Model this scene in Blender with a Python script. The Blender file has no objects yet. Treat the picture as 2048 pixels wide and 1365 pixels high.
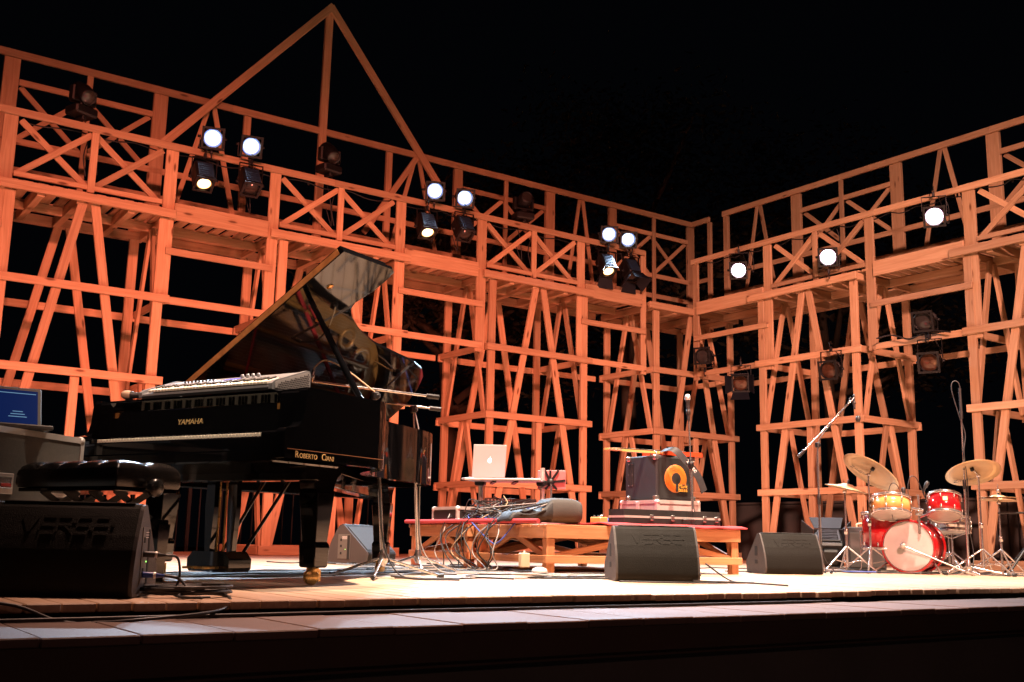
import bpy, bmesh, math, random
from mathutils import Vector, Matrix
RAD = math.radians
rnd = random.Random(11)
SC = bpy.context.scene
COL = SC.collection

# ------------------------------------------------------------------ camera
# world axes: X runs along the left timber wall, Y along the right one, z = 0 is the stage floor
cam_d = bpy.data.cameras.new("camera")
cam_d.sensor_width = 36.0
cam_d.lens = 2143.85 / 2048 * 36.0
cam_d.clip_start = 0.05
cam_d.clip_end = 400
cam = bpy.data.objects.new("camera", cam_d)
COL.objects.link(cam)
yaw, pitch, roll = RAD(54.93), RAD(10.517), RAD(1.194)
_f = Vector((math.cos(yaw) * math.cos(pitch), math.sin(yaw) * math.cos(pitch), math.sin(pitch)))
_r = Vector((math.sin(yaw), -math.cos(yaw), 0))
_u = _r.cross(_f)
_r2 = math.cos(roll) * _r + math.sin(roll) * _u
_u2 = -math.sin(roll) * _r + math.cos(roll) * _u
_m = Matrix((_r2, _u2, -_f)).transposed().to_4x4()
_m.translation = Vector((0, 0, 0.25))
cam.matrix_world = _m
SC.camera = cam

# ------------------------------------------------------------------ night sky
world = bpy.data.worlds.new("World")
SC.world = world
world.use_nodes = True
_bg = world.node_tree.nodes["Background"]
_bg.inputs[0].default_value = (0.30, 0.36, 0.55, 1)
_bg.inputs[1].default_value = 0.0022

SC.view_settings.view_transform = 'Standard'
SC.view_settings.look = 'None'
SC.view_settings.gamma = 1
SC.view_settings.exposure = 0.0
SC.view_settings.use_curve_mapping = False
SC.cycles.use_denoising = True
SC.cycles.max_bounces = 6
SC.cycles.glossy_bounces = 4
SC.cycles.sample_clamp_indirect = 6.0
SC.cycles.caustics_reflective = False
SC.cycles.caustics_refractive = False


def spot(loc, aim, power, color, cone=40, blend=0.6, radius=0.12, parent=None):
    d = bpy.data.lights.new("spot_beam", 'SPOT')
    d.energy = power
    d.color = color
    d.spot_size = RAD(cone)
    d.spot_blend = blend
    d.shadow_soft_size = radius
    o = bpy.data.objects.new("spot_beam", d)
    COL.objects.link(o)
    o.location = loc
    o.rotation_euler = (Vector(aim) - Vector(loc)).to_track_quat('-Z', 'Y').to_euler()
    return o


# stage lighting from the house side (the rig that lights the set)
AMBER = (1.0, 0.235, 0.155)
ROSE = (1.0, 0.45, 0.345)
WARM = (1.0, 0.76, 0.58)
spot((-3.2, -0.5, 6.4), (2.6, 12.9, 1.9), 5700, AMBER, 46, 1.0, 0.25)
spot((-0.6, -1.2, 6.4), (6.2, 12.9, 1.8), 6600, AMBER, 44, 1.0, 0.25)
spot((4.0, -1.8, 6.4), (10.2, 12.9, 1.6), 6500, AMBER, 42, 1.0, 0.25)
spot((1.6, -2.8, 6.8), (12.7, 8.6, 1.7), 15000, ROSE, 44, 1.0, 0.25)
spot((8.4, 3.6, 9.0), (8.9, 6.6, 0.0), 13500, WARM, 48, 0.9, 0.2)
spot((4.0, 4.4, 9.0), (4.3, 7.0, 0.0), 15000, WARM, 48, 0.9, 0.2)
spot((3.3, 6.7, 8.2), (3.5, 4.2, 0.0), 6500, (1.0, 0.56, 0.40), 45, 1.0, 0.2)
spot((-1.5, 1.0, 5.5), (2.2, 5.65, 1.1), 1300, WARM, 17, 0.8, 0.15)
spot((2.0, -3.5, 4.2), (3.6, 4.4, -0.1), 110, ROSE, 70, 1.0, 0.2)  # weak fill, added to lift the dark plank ends at the stage edge
# amber floods on the floor under the towers
for _p, _a, _c, _w in (((2.9, 11.1, .16), (3.4, 13.3, 2.8), AMBER, 270), ((6.0, 11.0, .16), (6.6, 13.3, 2.8), AMBER, 270), ((9.3, 11.0, .16), (9.8, 13.3, 2.8), AMBER, 240),
                       ((11.2, 10.9, .16), (13.0, 11.6, 2.6), ROSE, 130), ((11.0, 8.6, .16), (13.1, 8.6, 2.6), ROSE, 130)):
    spot(_p, _a, _w, _c, 110, 1.0, 0.1)

# ------------------------------------------------------------------ materials
def _nt(name):
    m = bpy.data.materials.new(name)
    m.use_nodes = True
    nt = m.node_tree
    return m, nt, nt.nodes["Principled BSDF"]


def _node(nt, typ, **kw):
    n = nt.nodes.new(typ)
    for k, v in kw.items():
        setattr(n, k, v)
    return n


def pbr(name, col, rough=0.5, metal=0.0, var=0.15, scale=6.0, bump=0.0, bscale=60.0, coat=0.0, rvar=0.1, emit=None, estr=0.0, spec=0.5, trans=0.0, alpha=1.0):
    m, nt, p = _nt(name)
    tc = _node(nt, 'ShaderNodeTexCoord')
    oi = _node(nt, 'ShaderNodeObjectInfo')
    add = _node(nt, 'ShaderNodeVectorMath', operation='ADD')
    mul = _node(nt, 'ShaderNodeVectorMath', operation='SCALE')
    mul.inputs[0].default_value = (37, 19, 53)
    nt.links.new(oi.outputs['Random'], mul.inputs['Scale'])
    nt.links.new(tc.outputs['Object'], add.inputs[0])
    nt.links.new(mul.outputs[0], add.inputs[1])
    nz = _node(nt, 'ShaderNodeTexNoise')
    nz.inputs['Scale'].default_value = scale
    nz.inputs['Detail'].default_value = 6
    nt.links.new(add.outputs[0], nz.inputs['Vector'])
    mix = _node(nt, 'ShaderNodeMix', data_type='RGBA')
    c = Vector(col)
    mix.inputs[6].default_value = (*(c * (1 - var)), 1)
    mix.inputs[7].default_value = (*[min(1, x * (1 + var)) for x in c], 1)
    nt.links.new(nz.outputs['Fac'], mix.inputs[0])
    nt.links.new(mix.outputs[2], p.inputs['Base Color'])
    mr = _node(nt, 'ShaderNodeMapRange')
    mr.inputs['To Min'].default_value = max(0.0, rough - rvar)
    mr.inputs['To Max'].default_value = min(1.0, rough + rvar)
    nt.links.new(nz.outputs['Fac'], mr.inputs['Value'])
    nt.links.new(mr.outputs[0], p.inputs['Roughness'])
    p.inputs['Metallic'].default_value = metal
    p.inputs['Coat Weight'].default_value = coat
    p.inputs['Coat Roughness'].default_value = 0.03
    p.inputs['Specular IOR Level'].default_value = spec
    p.inputs['Transmission Weight'].default_value = trans
    p.inputs['Alpha'].default_value = alpha
    if emit:
        p.inputs['Emission Color'].default_value = (*emit, 1)
        p.inputs['Emission Strength'].default_value = estr
    if bump:
        n2 = _node(nt, 'ShaderNodeTexNoise')
        n2.inputs['Scale'].default_value = bscale
        n2.inputs['Detail'].default_value = 4
        nt.links.new(tc.outputs['Object'], n2.inputs['Vector'])
        b = _node(nt, 'ShaderNodeBump')
        b.inputs['Strength'].default_value = bump
        b.inputs['Distance'].default_value = 0.004
        nt.links.new(n2.outputs['Fac'], b.inputs['Height'])
        nt.links.new(b.outputs[0], p.inputs['Normal'])
    return m


def wood(name, c1, c2, rough=0.55, knots=True, vary=0.22):
    """sawn timber, grain along local X; every board gets its own cut"""
    m, nt, p = _nt(name)
    tc = _node(nt, 'ShaderNodeTexCoord')
    oi = _node(nt, 'ShaderNodeObjectInfo')
    mul = _node(nt, 'ShaderNodeVectorMath', operation='SCALE')
    mul.inputs[0].default_value = (41, 23, 67)
    nt.links.new(oi.outputs['Random'], mul.inputs['Scale'])
    add = _node(nt, 'ShaderNodeVectorMath', operation='ADD')
    nt.links.new(tc.outputs['Object'], add.inputs[0])
    nt.links.new(mul.outputs[0], add.inputs[1])
    mp = _node(nt, 'ShaderNodeMapping')
    mp.inputs['Scale'].default_value = (0.9, 16, 16)
    nt.links.new(add.outputs[0], mp.inputs[0])
    nz = _node(nt, 'ShaderNodeTexNoise')
    nz.inputs['Scale'].default_value = 2.2
    nz.inputs['Detail'].default_value = 7
    nz.inputs['Distortion'].default_value = 0.8
    nt.links.new(mp.outputs[0], nz.inputs['Vector'])
    cr = _node(nt, 'ShaderNodeValToRGB')
    cr.color_ramp.elements[0].position = 0.32
    cr.color_ramp.elements[1].position = 0.68
    cr.color_ramp.elements[0].color = (*c1, 1)
    cr.color_ramp.elements[1].color = (*c2, 1)
    nt.links.new(nz.outputs['Fac'], cr.inputs[0])
    last = cr.outputs[0]
    if knots:
        mp2 = _node(nt, 'ShaderNodeMapping')
        mp2.inputs['Scale'].default_value = (2.0, 7, 7)
        nt.links.new(add.outputs[0], mp2.inputs[0])
        vo = _node(nt, 'ShaderNodeTexVoronoi')
        vo.inputs['Scale'].default_value = 1.0
        nt.links.new(mp2.outputs[0], vo.inputs['Vector'])
        r2 = _node(nt, 'ShaderNodeValToRGB')
        r2.color_ramp.elements[0].position = 0.07
        r2.color_ramp.elements[1].position = 0.15
        r2.color_ramp.elements[0].color = (1, 1, 1, 1)
        r2.color_ramp.elements[1].color = (0, 0, 0, 1)
        nt.links.new(vo.outputs['Distance'], r2.inputs[0])
        mk = _node(nt, 'ShaderNodeMix', data_type='RGBA')
        mk.inputs[7].default_value = (c1[0] * 0.35, c1[1] * 0.27, c1[2] * 0.22, 1)
        nt.links.new(last, mk.inputs[6])
        nt.links.new(r2.outputs[0], mk.inputs[0])
        last = mk.outputs[2]
    hs = _node(nt, 'ShaderNodeHueSaturation')
    mr = _node(nt, 'ShaderNodeMapRange')
    mr.inputs['To Min'].default_value = 1 - vary
    mr.inputs['To Max'].default_value = 1 + vary
    nt.links.new(oi.outputs['Random'], mr.inputs['Value'])
    nt.links.new(mr.outputs[0], hs.inputs['Value'])
    nt.links.new(last, hs.inputs['Color'])
    nt.links.new(hs.outputs[0], p.inputs['Base Color'])
    p.inputs['Roughness'].default_value = rough
    b = _node(nt, 'ShaderNodeBump')
    b.inputs['Strength'].default_value = 0.25
    b.inputs['Distance'].default_value = 0.003
    nt.links.new(nz.outputs['Fac'], b.inputs['Height'])
    nt.links.new(b.outputs[0], p.inputs['Normal'])
    return m


M = {}
M['pine'] = wood('pine', (0.47, 0.28, 0.15), (0.60, 0.40, 0.235), 0.55, True, 0.25)
M['deck'] = wood('deck_plank', (0.44, 0.29, 0.19), (0.57, 0.41, 0.285), 0.5, True, 0.12)
M['riser'] = wood('riser_wood', (0.40, 0.155, 0.065), (0.54, 0.25, 0.115), 0.5)
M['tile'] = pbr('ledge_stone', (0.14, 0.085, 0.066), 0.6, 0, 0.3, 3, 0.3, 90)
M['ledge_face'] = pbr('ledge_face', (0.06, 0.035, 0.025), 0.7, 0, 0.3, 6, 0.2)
M['front_wall'] = pbr('front_wall', (0.09, 0.085, 0.08), 0.9, 0, 0.35, 3, 0.5, 40)
M['ground'] = pbr('ground', (0.03, 0.03, 0.03), 0.9, 0, 0.3, 1.0, 0.4, 20)
M['dark'] = pbr('void_black', (0.012, 0.012, 0.012), 0.9)
M['lacquer'] = pbr('black_lacquer', (0.003, 0.003, 0.0035), 0.05, 0, 0.2, 3, 0, 60, 0.0, 0.03)
M['gold'] = pbr('gold_plate', (0.34, 0.17, 0.05), 0.35, 0.5, 0.12, 9)
M['brass'] = pbr('brass', (0.66, 0.40, 0.14), 0.28, 0.7, 0.15, 12)
M['gilt'] = pbr('gilt_lettering', (0.85, 0.60, 0.26), 0.45, 0.3, 0.05)
M['edge_sheen'] = pbr('edge_sheen', (0.36, 0.20, 0.07), 0.35, 0.3, 0.6, 22)  # golden highlight of the lit lid edge, put into the colour
M['copper'] = pbr('copper_line', (0.45, 0.2, 0.1), 0.4, 0.4, 0.1)
M['steel'] = pbr('string_steel', (0.6, 0.56, 0.5), 0.3, 1.0, 0.1)
M['sound'] = wood('soundboard', (0.15, 0.06, 0.025), (0.21, 0.10, 0.04), 0.4, False, 0)
M['felt'] = pbr('red_felt', (0.30, 0.012, 0.016), 0.9, 0, 0.2, 30)
M['ivory'] = pbr('ivory', (0.80, 0.74, 0.60), 0.3, 0, 0.05)
M['ebony'] = pbr('ebony', (0.012, 0.012, 0.012), 0.3, 0, 0.2)
M['chrome'] = pbr('chrome', (0.58, 0.55, 0.53), 0.2, 0.88, 0.08, 20, 0, 60, 0, 0.08)
M['alu'] = pbr('aluminium', (0.66, 0.62, 0.58), 0.4, 0.55, 0.1, 14)
M['silver'] = pbr('silver_plastic', (0.36, 0.37, 0.39), 0.4, 0.3, 0.08, 10)
M['black'] = pbr('black_plastic', (0.018, 0.018, 0.018), 0.45, 0, 0.25, 12)
M['iron'] = pbr('black_metal', (0.008, 0.008, 0.0085), 0.45, 0.2, 0.3, 14)
M['cab'] = pbr('cabinet_paint', (0.0075, 0.0070, 0.0052), 0.6, 0, 0.25, 9, 0.6, 260, spec=0.15)
M['cabside'] = pbr('cabinet_side_paint', (0.05, 0.043, 0.041), 0.6, 0, 0.2, 9, 0.5, 260)
M['grille'] = pbr('steel_grille', (0.013, 0.0125, 0.012), 0.7, 0.0, 0.3, 120)
M['tolex'] = pbr('black_tolex', (0.022, 0.022, 0.025), 0.6, 0, 0.3, 40, 0.6, 300)
M['leather'] = pbr('black_leather', (0.008, 0.007, 0.0065), 0.22, 0, 0.3, 20, 0.15, 220)
M['laminate'] = pbr('grey_laminate', (0.10, 0.095, 0.085), 0.55, 0, 0.25, 60, 0.3, 240)
M['pale_lam'] = pbr('pale_laminate', (0.36, 0.33, 0.31), 0.5, 0, 0.15, 40, 0.2, 200)
M['case_red'] = pbr('case_red', (0.45, 0.02, 0.02), 0.5)
M['cloth'] = pbr('red_cloth', (0.50, 0.05, 0.06), 0.9, 0, 0.25, 12, 0.5, 80)
M['nylon'] = pbr('black_nylon', (0.022, 0.023, 0.025), 0.6, 0, 0.35, 14, 0.5, 120)
M['nylon2'] = pbr('grey_nylon', (0.065, 0.060, 0.056), 0.75, 0, 0.3, 10, 0.4, 150)
M['cable'] = pbr('black_cable', (0.02, 0.02, 0.021), 0.5, 0, 0.2)
M['cable_blue'] = pbr('blue_cable', (0.05, 0.10, 0.42), 0.45, 0, 0.1)
M['cable_tan'] = pbr('tan_cable', (0.50, 0.38, 0.24), 0.5, 0, 0.1)
M['cable_grey'] = pbr('grey_cable', (0.30, 0.29, 0.28), 0.5, 0, 0.1)
M['blue'] = pbr('blue_plastic', (0.02, 0.06, 0.33), 0.4, 0, 0.15)
M['cream'] = pbr('cream_plastic', (0.66, 0.55, 0.38), 0.45, 0, 0.05)
M['white'] = pbr('white_plastic', (0.78, 0.76, 0.74), 0.4, 0, 0.04)
M['pink'] = pbr('pink_shell', (0.62, 0.24, 0.24), 0.35, 0, 0.04)
M['drumred'] = pbr('red_lacquer', (0.42, 0.008, 0.012), 0.16, 0, 0.2, 4, 0, 60, 0.5, 0.06)
M['maple'] = wood('maple_lacquer', (0.55, 0.25, 0.07), (0.66, 0.34, 0.11), 0.2, False, 0.02)
M['head'] = pbr('drum_skin', (0.70, 0.66, 0.62), 0.35, 0, 0.12, 5)
M['headc'] = pbr('drum_skin_smoky', (0.48, 0.455, 0.44), 0.22, 0, 0.3, 4)
M['bronze'] = pbr('cymbal_bronze', (0.55, 0.38, 0.22), 0.42, 0.6, 0.2, 10)
M['orange'] = pbr('speaker_orange', (0.60, 0.17, 0.015), 0.5, 0, 0.2, 160, 0.5, 260)
M['yellow'] = pbr('yellow_print', (0.85, 0.44, 0.05), 0.5, 0, 0.05)
M['guitar'] = pbr('guitar_maple', (0.66, 0.36, 0.12), 0.25, 0, 0.12, 5, 0, 60, 0.4)
M['guitar_red'] = pbr('guitar_red', (0.55, 0.06, 0.02), 0.2, 0, 0.12, 5, 0, 60, 0.4)
M['micball'] = pbr('mic_mesh', (0.62, 0.56, 0.52), 0.35, 0.7, 0.25, 260, 0.6, 500)
M['tan'] = pbr('tan_foam', (0.45, 0.33, 0.22), 0.8)
M['bark'] = pbr('bark', (0.10, 0.07, 0.045), 0.9, 0, 0.3, 8, 0.6, 20)
M['leaf'] = pbr('leaf', (0.055, 0.045, 0.024), 0.7, 0, 0.5, 1.2)
M['plaster'] = pbr('grey_plaster', (0.12, 0.11, 0.10), 0.9, 0, 0.3, 1.5, 0.4, 30)
M['screen'] = pbr('laptop_screen', (0.005, 0.01, 0.03), 0.4, 0, 0.1, 6, 0, 60, 0, 0.02, (0.006, 0.075, 0.50), 0.13, 0.05)
M['screen_line'] = pbr('screen_text', (0.1, 0.2, 0.3), 0.3, 0, 0, 6, 0, 60, 0, 0, (0.22, 0.55, 0.9), 0.35)
M['lcd'] = pbr('lcd', (0.05, 0.05, 0.2), 0.3, 0, 0, 6, 0, 60, 0, 0, (0.15, 0.12, 0.9), 0.9)
M['logo_glow'] = pbr('backlit_logo', (0.9, 0.9, 0.9), 0.3, 0, 0, 6, 0, 60, 0, 0, (1, 0.95, 0.95), 1.6)
M['lens_cool'] = pbr('lens_cool', (0.9, 0.95, 1), 0.2, 0, 0, 6, 0, 60, 0, 0, (0.66, 0.83, 1.0), 20)
M['lens_rim_cool'] = pbr('lens_rim_cool', (0.3, 0.4, 0.6), 0.2, 0, 0, 6, 0, 60, 0, 0, (0.08, 0.28, 1.0), 0.85)
M['lens_rim_rose'] = pbr('lens_rim_rose', (0.5, 0.4, 0.5), 0.2, 0, 0, 6, 0, 60, 0, 0, (1.0, 0.50, 0.80), 1.1)
M['lens_mid'] = pbr('lens_mid', (0.6, 0.7, 0.8), 0.2, 0, 0, 6, 0, 60, 0, 0, (0.45, 0.72, 1.0), 1.25)
M['lens_rim_warm'] = pbr('lens_rim_warm', (0.6, 0.4, 0.2), 0.2, 0, 0, 6, 0, 60, 0, 0, (1.0, 0.48, 0.10), 0.9)
M['lens_warm'] = pbr('lens_warm', (1, 0.8, 0.5), 0.2, 0, 0, 6, 0, 60, 0, 0, (1.0, 0.70, 0.36), 4.0)
M['lens_rose'] = pbr('lens_rose', (1, 0.9, 0.95), 0.2, 0, 0, 6, 0, 60, 0, 0, (1.0, 0.84, 0.95), 24)
M['lens_off'] = pbr('lens_glass', (0.05, 0.045, 0.042), 0.1, 0.3, 0.3, 14)
M['lens_reflect'] = pbr('lens_reflect_amber', (0.10, 0.045, 0.025), 0.12, 0.3, 0.7, 22)  # orange reflection in an unlit lens, painted as its colour
M['vent'] = pbr('vent_lit_blue', (0.022, 0.045, 0.085), 0.4, 0.2, 0.3, 20)  # blue light of the lamps above, put into the panel colour
M['lap'] = pbr('laptop_alu', (0.50, 0.49, 0.49), 0.4, 0.2, 0.03)
M['door'] = pbr('barn_door_paint', (0.004, 0.007, 0.013), 0.5, 0.1, 0.2)
M['kbd'] = pbr('keyboard_grey', (0.24, 0.24, 0.245), 0.4, 0.2, 0.1, 12)
M['led'] = pbr('led', (0.1, 0.6, 0.1), 0.3, 0, 0, 6, 0, 60, 0, 0, (0.4, 1, 0.2), 2)

# ------------------------------------------------------------------ mesh helpers
def link(o, parent=None):
    COL.objects.link(o)
    if parent is not None:
        o.parent = parent
    return o


def tag(o, label=None, cat=None, group=None, kind=None):
    if label: o['label'] = label
    if cat: o['category'] = cat
    if group: o['group'] = group
    if kind: o['kind'] = kind
    return o


def thing(name, label, cat, loc=(0, 0, 0), rz=0.0, group=None):
    o = bpy.data.objects.new(name, None)
    o.empty_display_size = 0.1
    COL.objects.link(o)
    o.location = loc
    o.rotation_euler = (0, 0, rz)
    return tag(o, label, cat, group)


def frame(x, ref):
    x = Vector(x).normalized()
    z = Vector(ref)
    z = z - z.dot(x) * x
    if z.length < 1e-6:
        z = Vector((1, 0, 0)) - x.x * x
    z.normalize()
    return x, z.cross(x), z


class MB:
    def __init__(s):
        s.v, s.f, s.mi, s.sm = [], [], [], []

    def add(s, vs, fs, mi=0, smooth=False, X=None):
        b = len(s.v)
        s.v += [tuple(X @ Vector(v)) if X else tuple(v) for v in vs]
        for f in fs:
            s.f.append([b + i for i in f]); s.mi.append(mi); s.sm.append(smooth)
        return s

    def box(s, c, d, X=None, mi=0, ch=0.0):
        cx, cy, cz = c
        hx, hy, hz = d[0] / 2, d[1] / 2, d[2] / 2
        if ch <= 0:
            vs = [(cx + i * hx, cy + j * hy, cz + k * hz) for i in (-1, 1) for j in (-1, 1) for k in (-1, 1)]
            fs = [(0, 1, 3, 2), (4, 6, 7, 5), (0, 4, 5, 1), (2, 3, 7, 6), (0, 2, 6, 4), (1, 5, 7, 3)]
            return s.add(vs, fs, mi, False, X)
        ch = min(ch, hx * 0.9, hy * 0.9, hz * 0.9)
        bm = bmesh.new()
        bmesh.ops.create_cube(bm, size=1)
        for v in bm.verts:
            v.co = Vector((cx + v.co.x * 2 * hx, cy + v.co.y * 2 * hy, cz + v.co.z * 2 * hz))
        bmesh.ops.bevel(bm, geom=bm.edges[:], offset=ch, segments=1, affect='EDGES', profile=0.5)
        bm.verts.index_update()
        s.add([v.co.copy() for v in bm.verts], [[v.index for v in f.verts] for f in bm.faces], mi, False, X)
        bm.free()
        return s

    def bar(s, a, b, w, t, ref=(0, 0, 1), mi=0, ch=0.0):
        a, b = Vector(a), Vector(b)
        x, y, z = frame(b - a, ref)
        X = Matrix((x, y, z)).transposed().to_4x4()
        X.translation = (a + b) / 2
        return s.box((0, 0, 0), ((b - a).length, w, t), X, mi, ch)

    def tube(s, pts, r, n=8, mi=0, cap=True, smooth=True):
        pts = [Vector(p) for p in pts]
        rs = r if isinstance(r, (list, tuple)) else [r] * len(pts)
        vs, fs = [], []
        t0 = (pts[1] - pts[0]).normalized()
        nrm = t0.orthogonal().normalized()
        for i, p in enumerate(pts):
            if i == 0: t = t0
            elif i == len(pts) - 1: t = (pts[i] - pts[i - 1]).normalized()
            else: t = (pts[i + 1] - pts[i - 1]).normalized()
            nrm = nrm - nrm.dot(t) * t
            if nrm.length < 1e-6: nrm = t.orthogonal()
            nrm.normalize()
            bn = t.cross(nrm)
            for k in range(n):
                a = 2 * math.pi * k / n
                vs.append(p + rs[i] * (math.cos(a) * nrm + math.sin(a) * bn))
        for i in range(len(pts) - 1):
            for k in range(n):
                k2 = (k + 1) % n
                fs.append((i * n + k, i * n + k2, (i + 1) * n + k2, (i + 1) * n + k))
        s.add(vs, fs, mi, smooth)
        if cap:
            m = (len(pts) - 1) * n
            s.add(vs[:n], [list(range(n))[::-1]], mi, False)
            s.add(vs[m:], [list(range(n))], mi, False)
        return s

    def lathe(s, prof, o=(0, 0, 0), axis=(0, 0, 1), n=24, mi=0, smooth=True, ref=(1, 0, 0.01), arc=None):
        z, x, y = None, None, None
        z = Vector(axis).normalized()
        x = Vector(ref) - Vector(ref).dot(z) * z
        if x.length < 1e-3: x = z.orthogonal()
        x.normalize(); y = z.cross(x)
        o = Vector(o)
        vs, fs = [], []
        for (r, h) in prof:
            for k in range(n):
                a = 2 * math.pi * k / n
                vs.append(o + z * h + max(r, 1e-5) * (math.cos(a) * x + math.sin(a) * y))
        for i in range(len(prof) - 1):
            for k in range(n):
                k2 = (k + 1) % n
                fs.append((i * n + k, i * n + k2, (i + 1) * n + k2, (i + 1) * n + k))
        return s.add(vs, fs, mi, smooth)

    def prism(s, pts, d, X=None, mi=0, smooth=False):
        """polygon in local XY, extruded along +Z by d"""
        n = len(pts)
        area = sum(pts[i][0] * pts[(i + 1) % n][1] - pts[(i + 1) % n][0] * pts[i][1] for i in range(n))
        if area < 0: pts = pts[::-1]
        vs = [(p[0], p[1], 0) for p in pts] + [(p[0], p[1], d) for p in pts]
        s.add(vs, [list(range(n))[::-1], [n + i for i in range(n)]], mi, False, X)
        s.add(vs, [(i, (i + 1) % n, n + (i + 1) % n, n + i) for i in range(n)], mi, smooth, X)
        return s

    def ring(s, pts, inner, d, X=None, mi=0, smooth=False):
        """wall between two outlines with equal point counts"""
        n = len(pts)
        vs = [(p[0], p[1], 0) for p in pts] + [(p[0], p[1], d) for p in pts] + [(p[0], p[1], 0) for p in inner] + [(p[0], p[1], d) for p in inner]
        fs1 = [(i, i + 1, n + i + 1, n + i) for i in range(n - 1)]
        fs2 = [(2 * n + i + 1, 2 * n + i, 3 * n + i, 3 * n + i + 1) for i in range(n - 1)]
        s.add(vs, fs1 + fs2, mi, smooth, X)
        s.add(vs, [(n + i, n + i + 1, 3 * n + i + 1, 3 * n + i) for i in range(n - 1)] + [(i + 1, i, 2 * n + i, 2 * n + i + 1) for i in range(n - 1)] + [(0, n, 3 * n, 2 * n), (n - 1, 3 * n - 1, 4 * n - 1, 2 * n - 1)], mi, False, X)
        return s

    def build(s, name, mats, parent=None, loc=None, rot=None, bevel=0.0, mat=None):
        me = bpy.data.meshes.new(name)
        me.from_pydata(s.v, [], s.f)
        me.update()
        ms = mats if isinstance(mats, (list, tuple)) else [mats]
        for k in ms: me.materials.append(M[k])
        me.polygons.foreach_set('material_index', s.mi)
        me.polygons.foreach_set('use_smooth', s.sm)
        bm = bmesh.new(); bm.from_mesh(me)
        bmesh.ops.recalc_face_normals(bm, faces=bm.faces[:])
        bm.to_mesh(me); bm.free()
        o = bpy.data.objects.new(name, me)
        link(o, parent)
        if loc: o.location = loc
        if rot: o.rotation_euler = rot
        if mat is not None: o.matrix_basis = mat
        if bevel:
            b = o.modifiers.new('edge', 'BEVEL')
            b.width = bevel; b.segments = 2; b.limit_method = 'ANGLE'; b.angle_limit = RAD(40)
        return o


_bc = {}


def board_mesh(L, w, t, mat, ch=0.004):
    k = (round(L, 3), round(w, 4), round(t, 4), mat)
    if k not in _bc:
        mb = MB().box((0, 0, 0), (L, w, t), None, 0, ch)
        me = bpy.data.meshes.new('board')
        me.from_pydata(mb.v, [], mb.f); me.update()
        me.materials.append(M[mat])
        _bc[k] = me
    return _bc[k]


def board(name, parent, a, b, w, t, nrm=(0, -1, 0), mat='pine', jit=0.0):
    """timber from a to b (parent coordinates); w across, t along the face normal"""
    a, b = Vector(a), Vector(b)
    x, y, z = frame(b - a, nrm)
    X = Matrix((x, y, z)).transposed().to_4x4()
    X.translation = (a + b) / 2
    o = bpy.data.objects.new(name, board_mesh((b - a).length, w, t, mat))
    link(o, parent)
    o.matrix_basis = X
    return o


def text_mb(txt, size, depth, X, mi=0, align='CENTER', shear=0.0, sx=1.0):
    cu = bpy.data.curves.new('txt', 'FONT')
    cu.body = txt; cu.size = size; cu.extrude = depth; cu.align_x = align; cu.align_y = 'CENTER'; cu.shear = shear
    cu.resolution_u = 3
    o = bpy.data.objects.new('txt', cu)
    COL.objects.link(o)
    dg = bpy.context.evaluated_depsgraph_get()
    me = bpy.data.meshes.new_from_object(o.evaluated_get(dg))
    mb = MB()
    mb.add([(v.co.x * sx, v.co.y, v.co.z) for v in me.vertices], [list(p.vertices) for p in me.polygons], mi, False, X)
    bpy.data.objects.remove(o); bpy.data.meshes.remove(me); bpy.data.curves.remove(cu)
    return mb


def basis(x, y, o):
    x = Vector(x).normalized(); y = Vector(y).normalized(); z = x.cross(y).normalized(); y = z.cross(x)
    X = Matrix((x, y, z)).transposed().to_4x4(); X.translation = Vector(o)
    return X


def smooth_path(ctrl, n=8):
    P = [Vector(c) for c in ctrl]
    P = [2 * P[0] - P[1]] + P + [2 * P[-1] - P[-2]]
    out = []
    for i in range(1, len(P) - 2):
        for k in range(n):
            t = k / n
            a, b, c, d = P[i - 1], P[i], P[i + 1], P[i + 2]
            out.append(0.5 * ((2 * b) + (c - a) * t + (2 * a - 5 * b + 4 * c - d) * t * t + (3 * b - a - 3 * c + d) * t ** 3))
    out.append(P[-2])
    return out


def cable(ctrl, r, mat, label, group=None, name='cable', parent=None, n=7):
    o = MB().tube(smooth_path(ctrl, n), r, 6).build(name, mat, parent)
    if parent is None: tag(o, label, 'cable', group)
    return o

# ================================================================== THE SETTING
g = MB().box((0, 0, -0.05), (240, 240, 0.1)).build('ground', 'ground', None, (10, 10, -1.35))
tag(g, kind='structure')

floor = MB().box((6.9, 9.75, -0.69), (16.4, 10.7, 1.3)).build('stage_floor', 'dark')
tag(floor, 'pale timber plank stage floor', kind='structure')
PW = 0.122
x = -1.25
i = 0
while x < 15.0:
    mod = int((x + 1.25) / 1.66)
    y0 = (4.10, 4.055, 4.09, 4.05, 4.11, 4.13, 4.10, 4.14, 4.16, 4.12)[mod % 10] + rnd.uniform(-0.012, 0.012)
    z = rnd.uniform(-0.0025, 0.0)
    board('plank', floor, (x + PW / 2, y0, z - 0.016), (x + PW / 2, 15.05, z - 0.016), PW - rnd.uniform(0.004, 0.007), 0.032, (0, 0, 1), 'deck')
    x += PW
    i += 1

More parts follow.
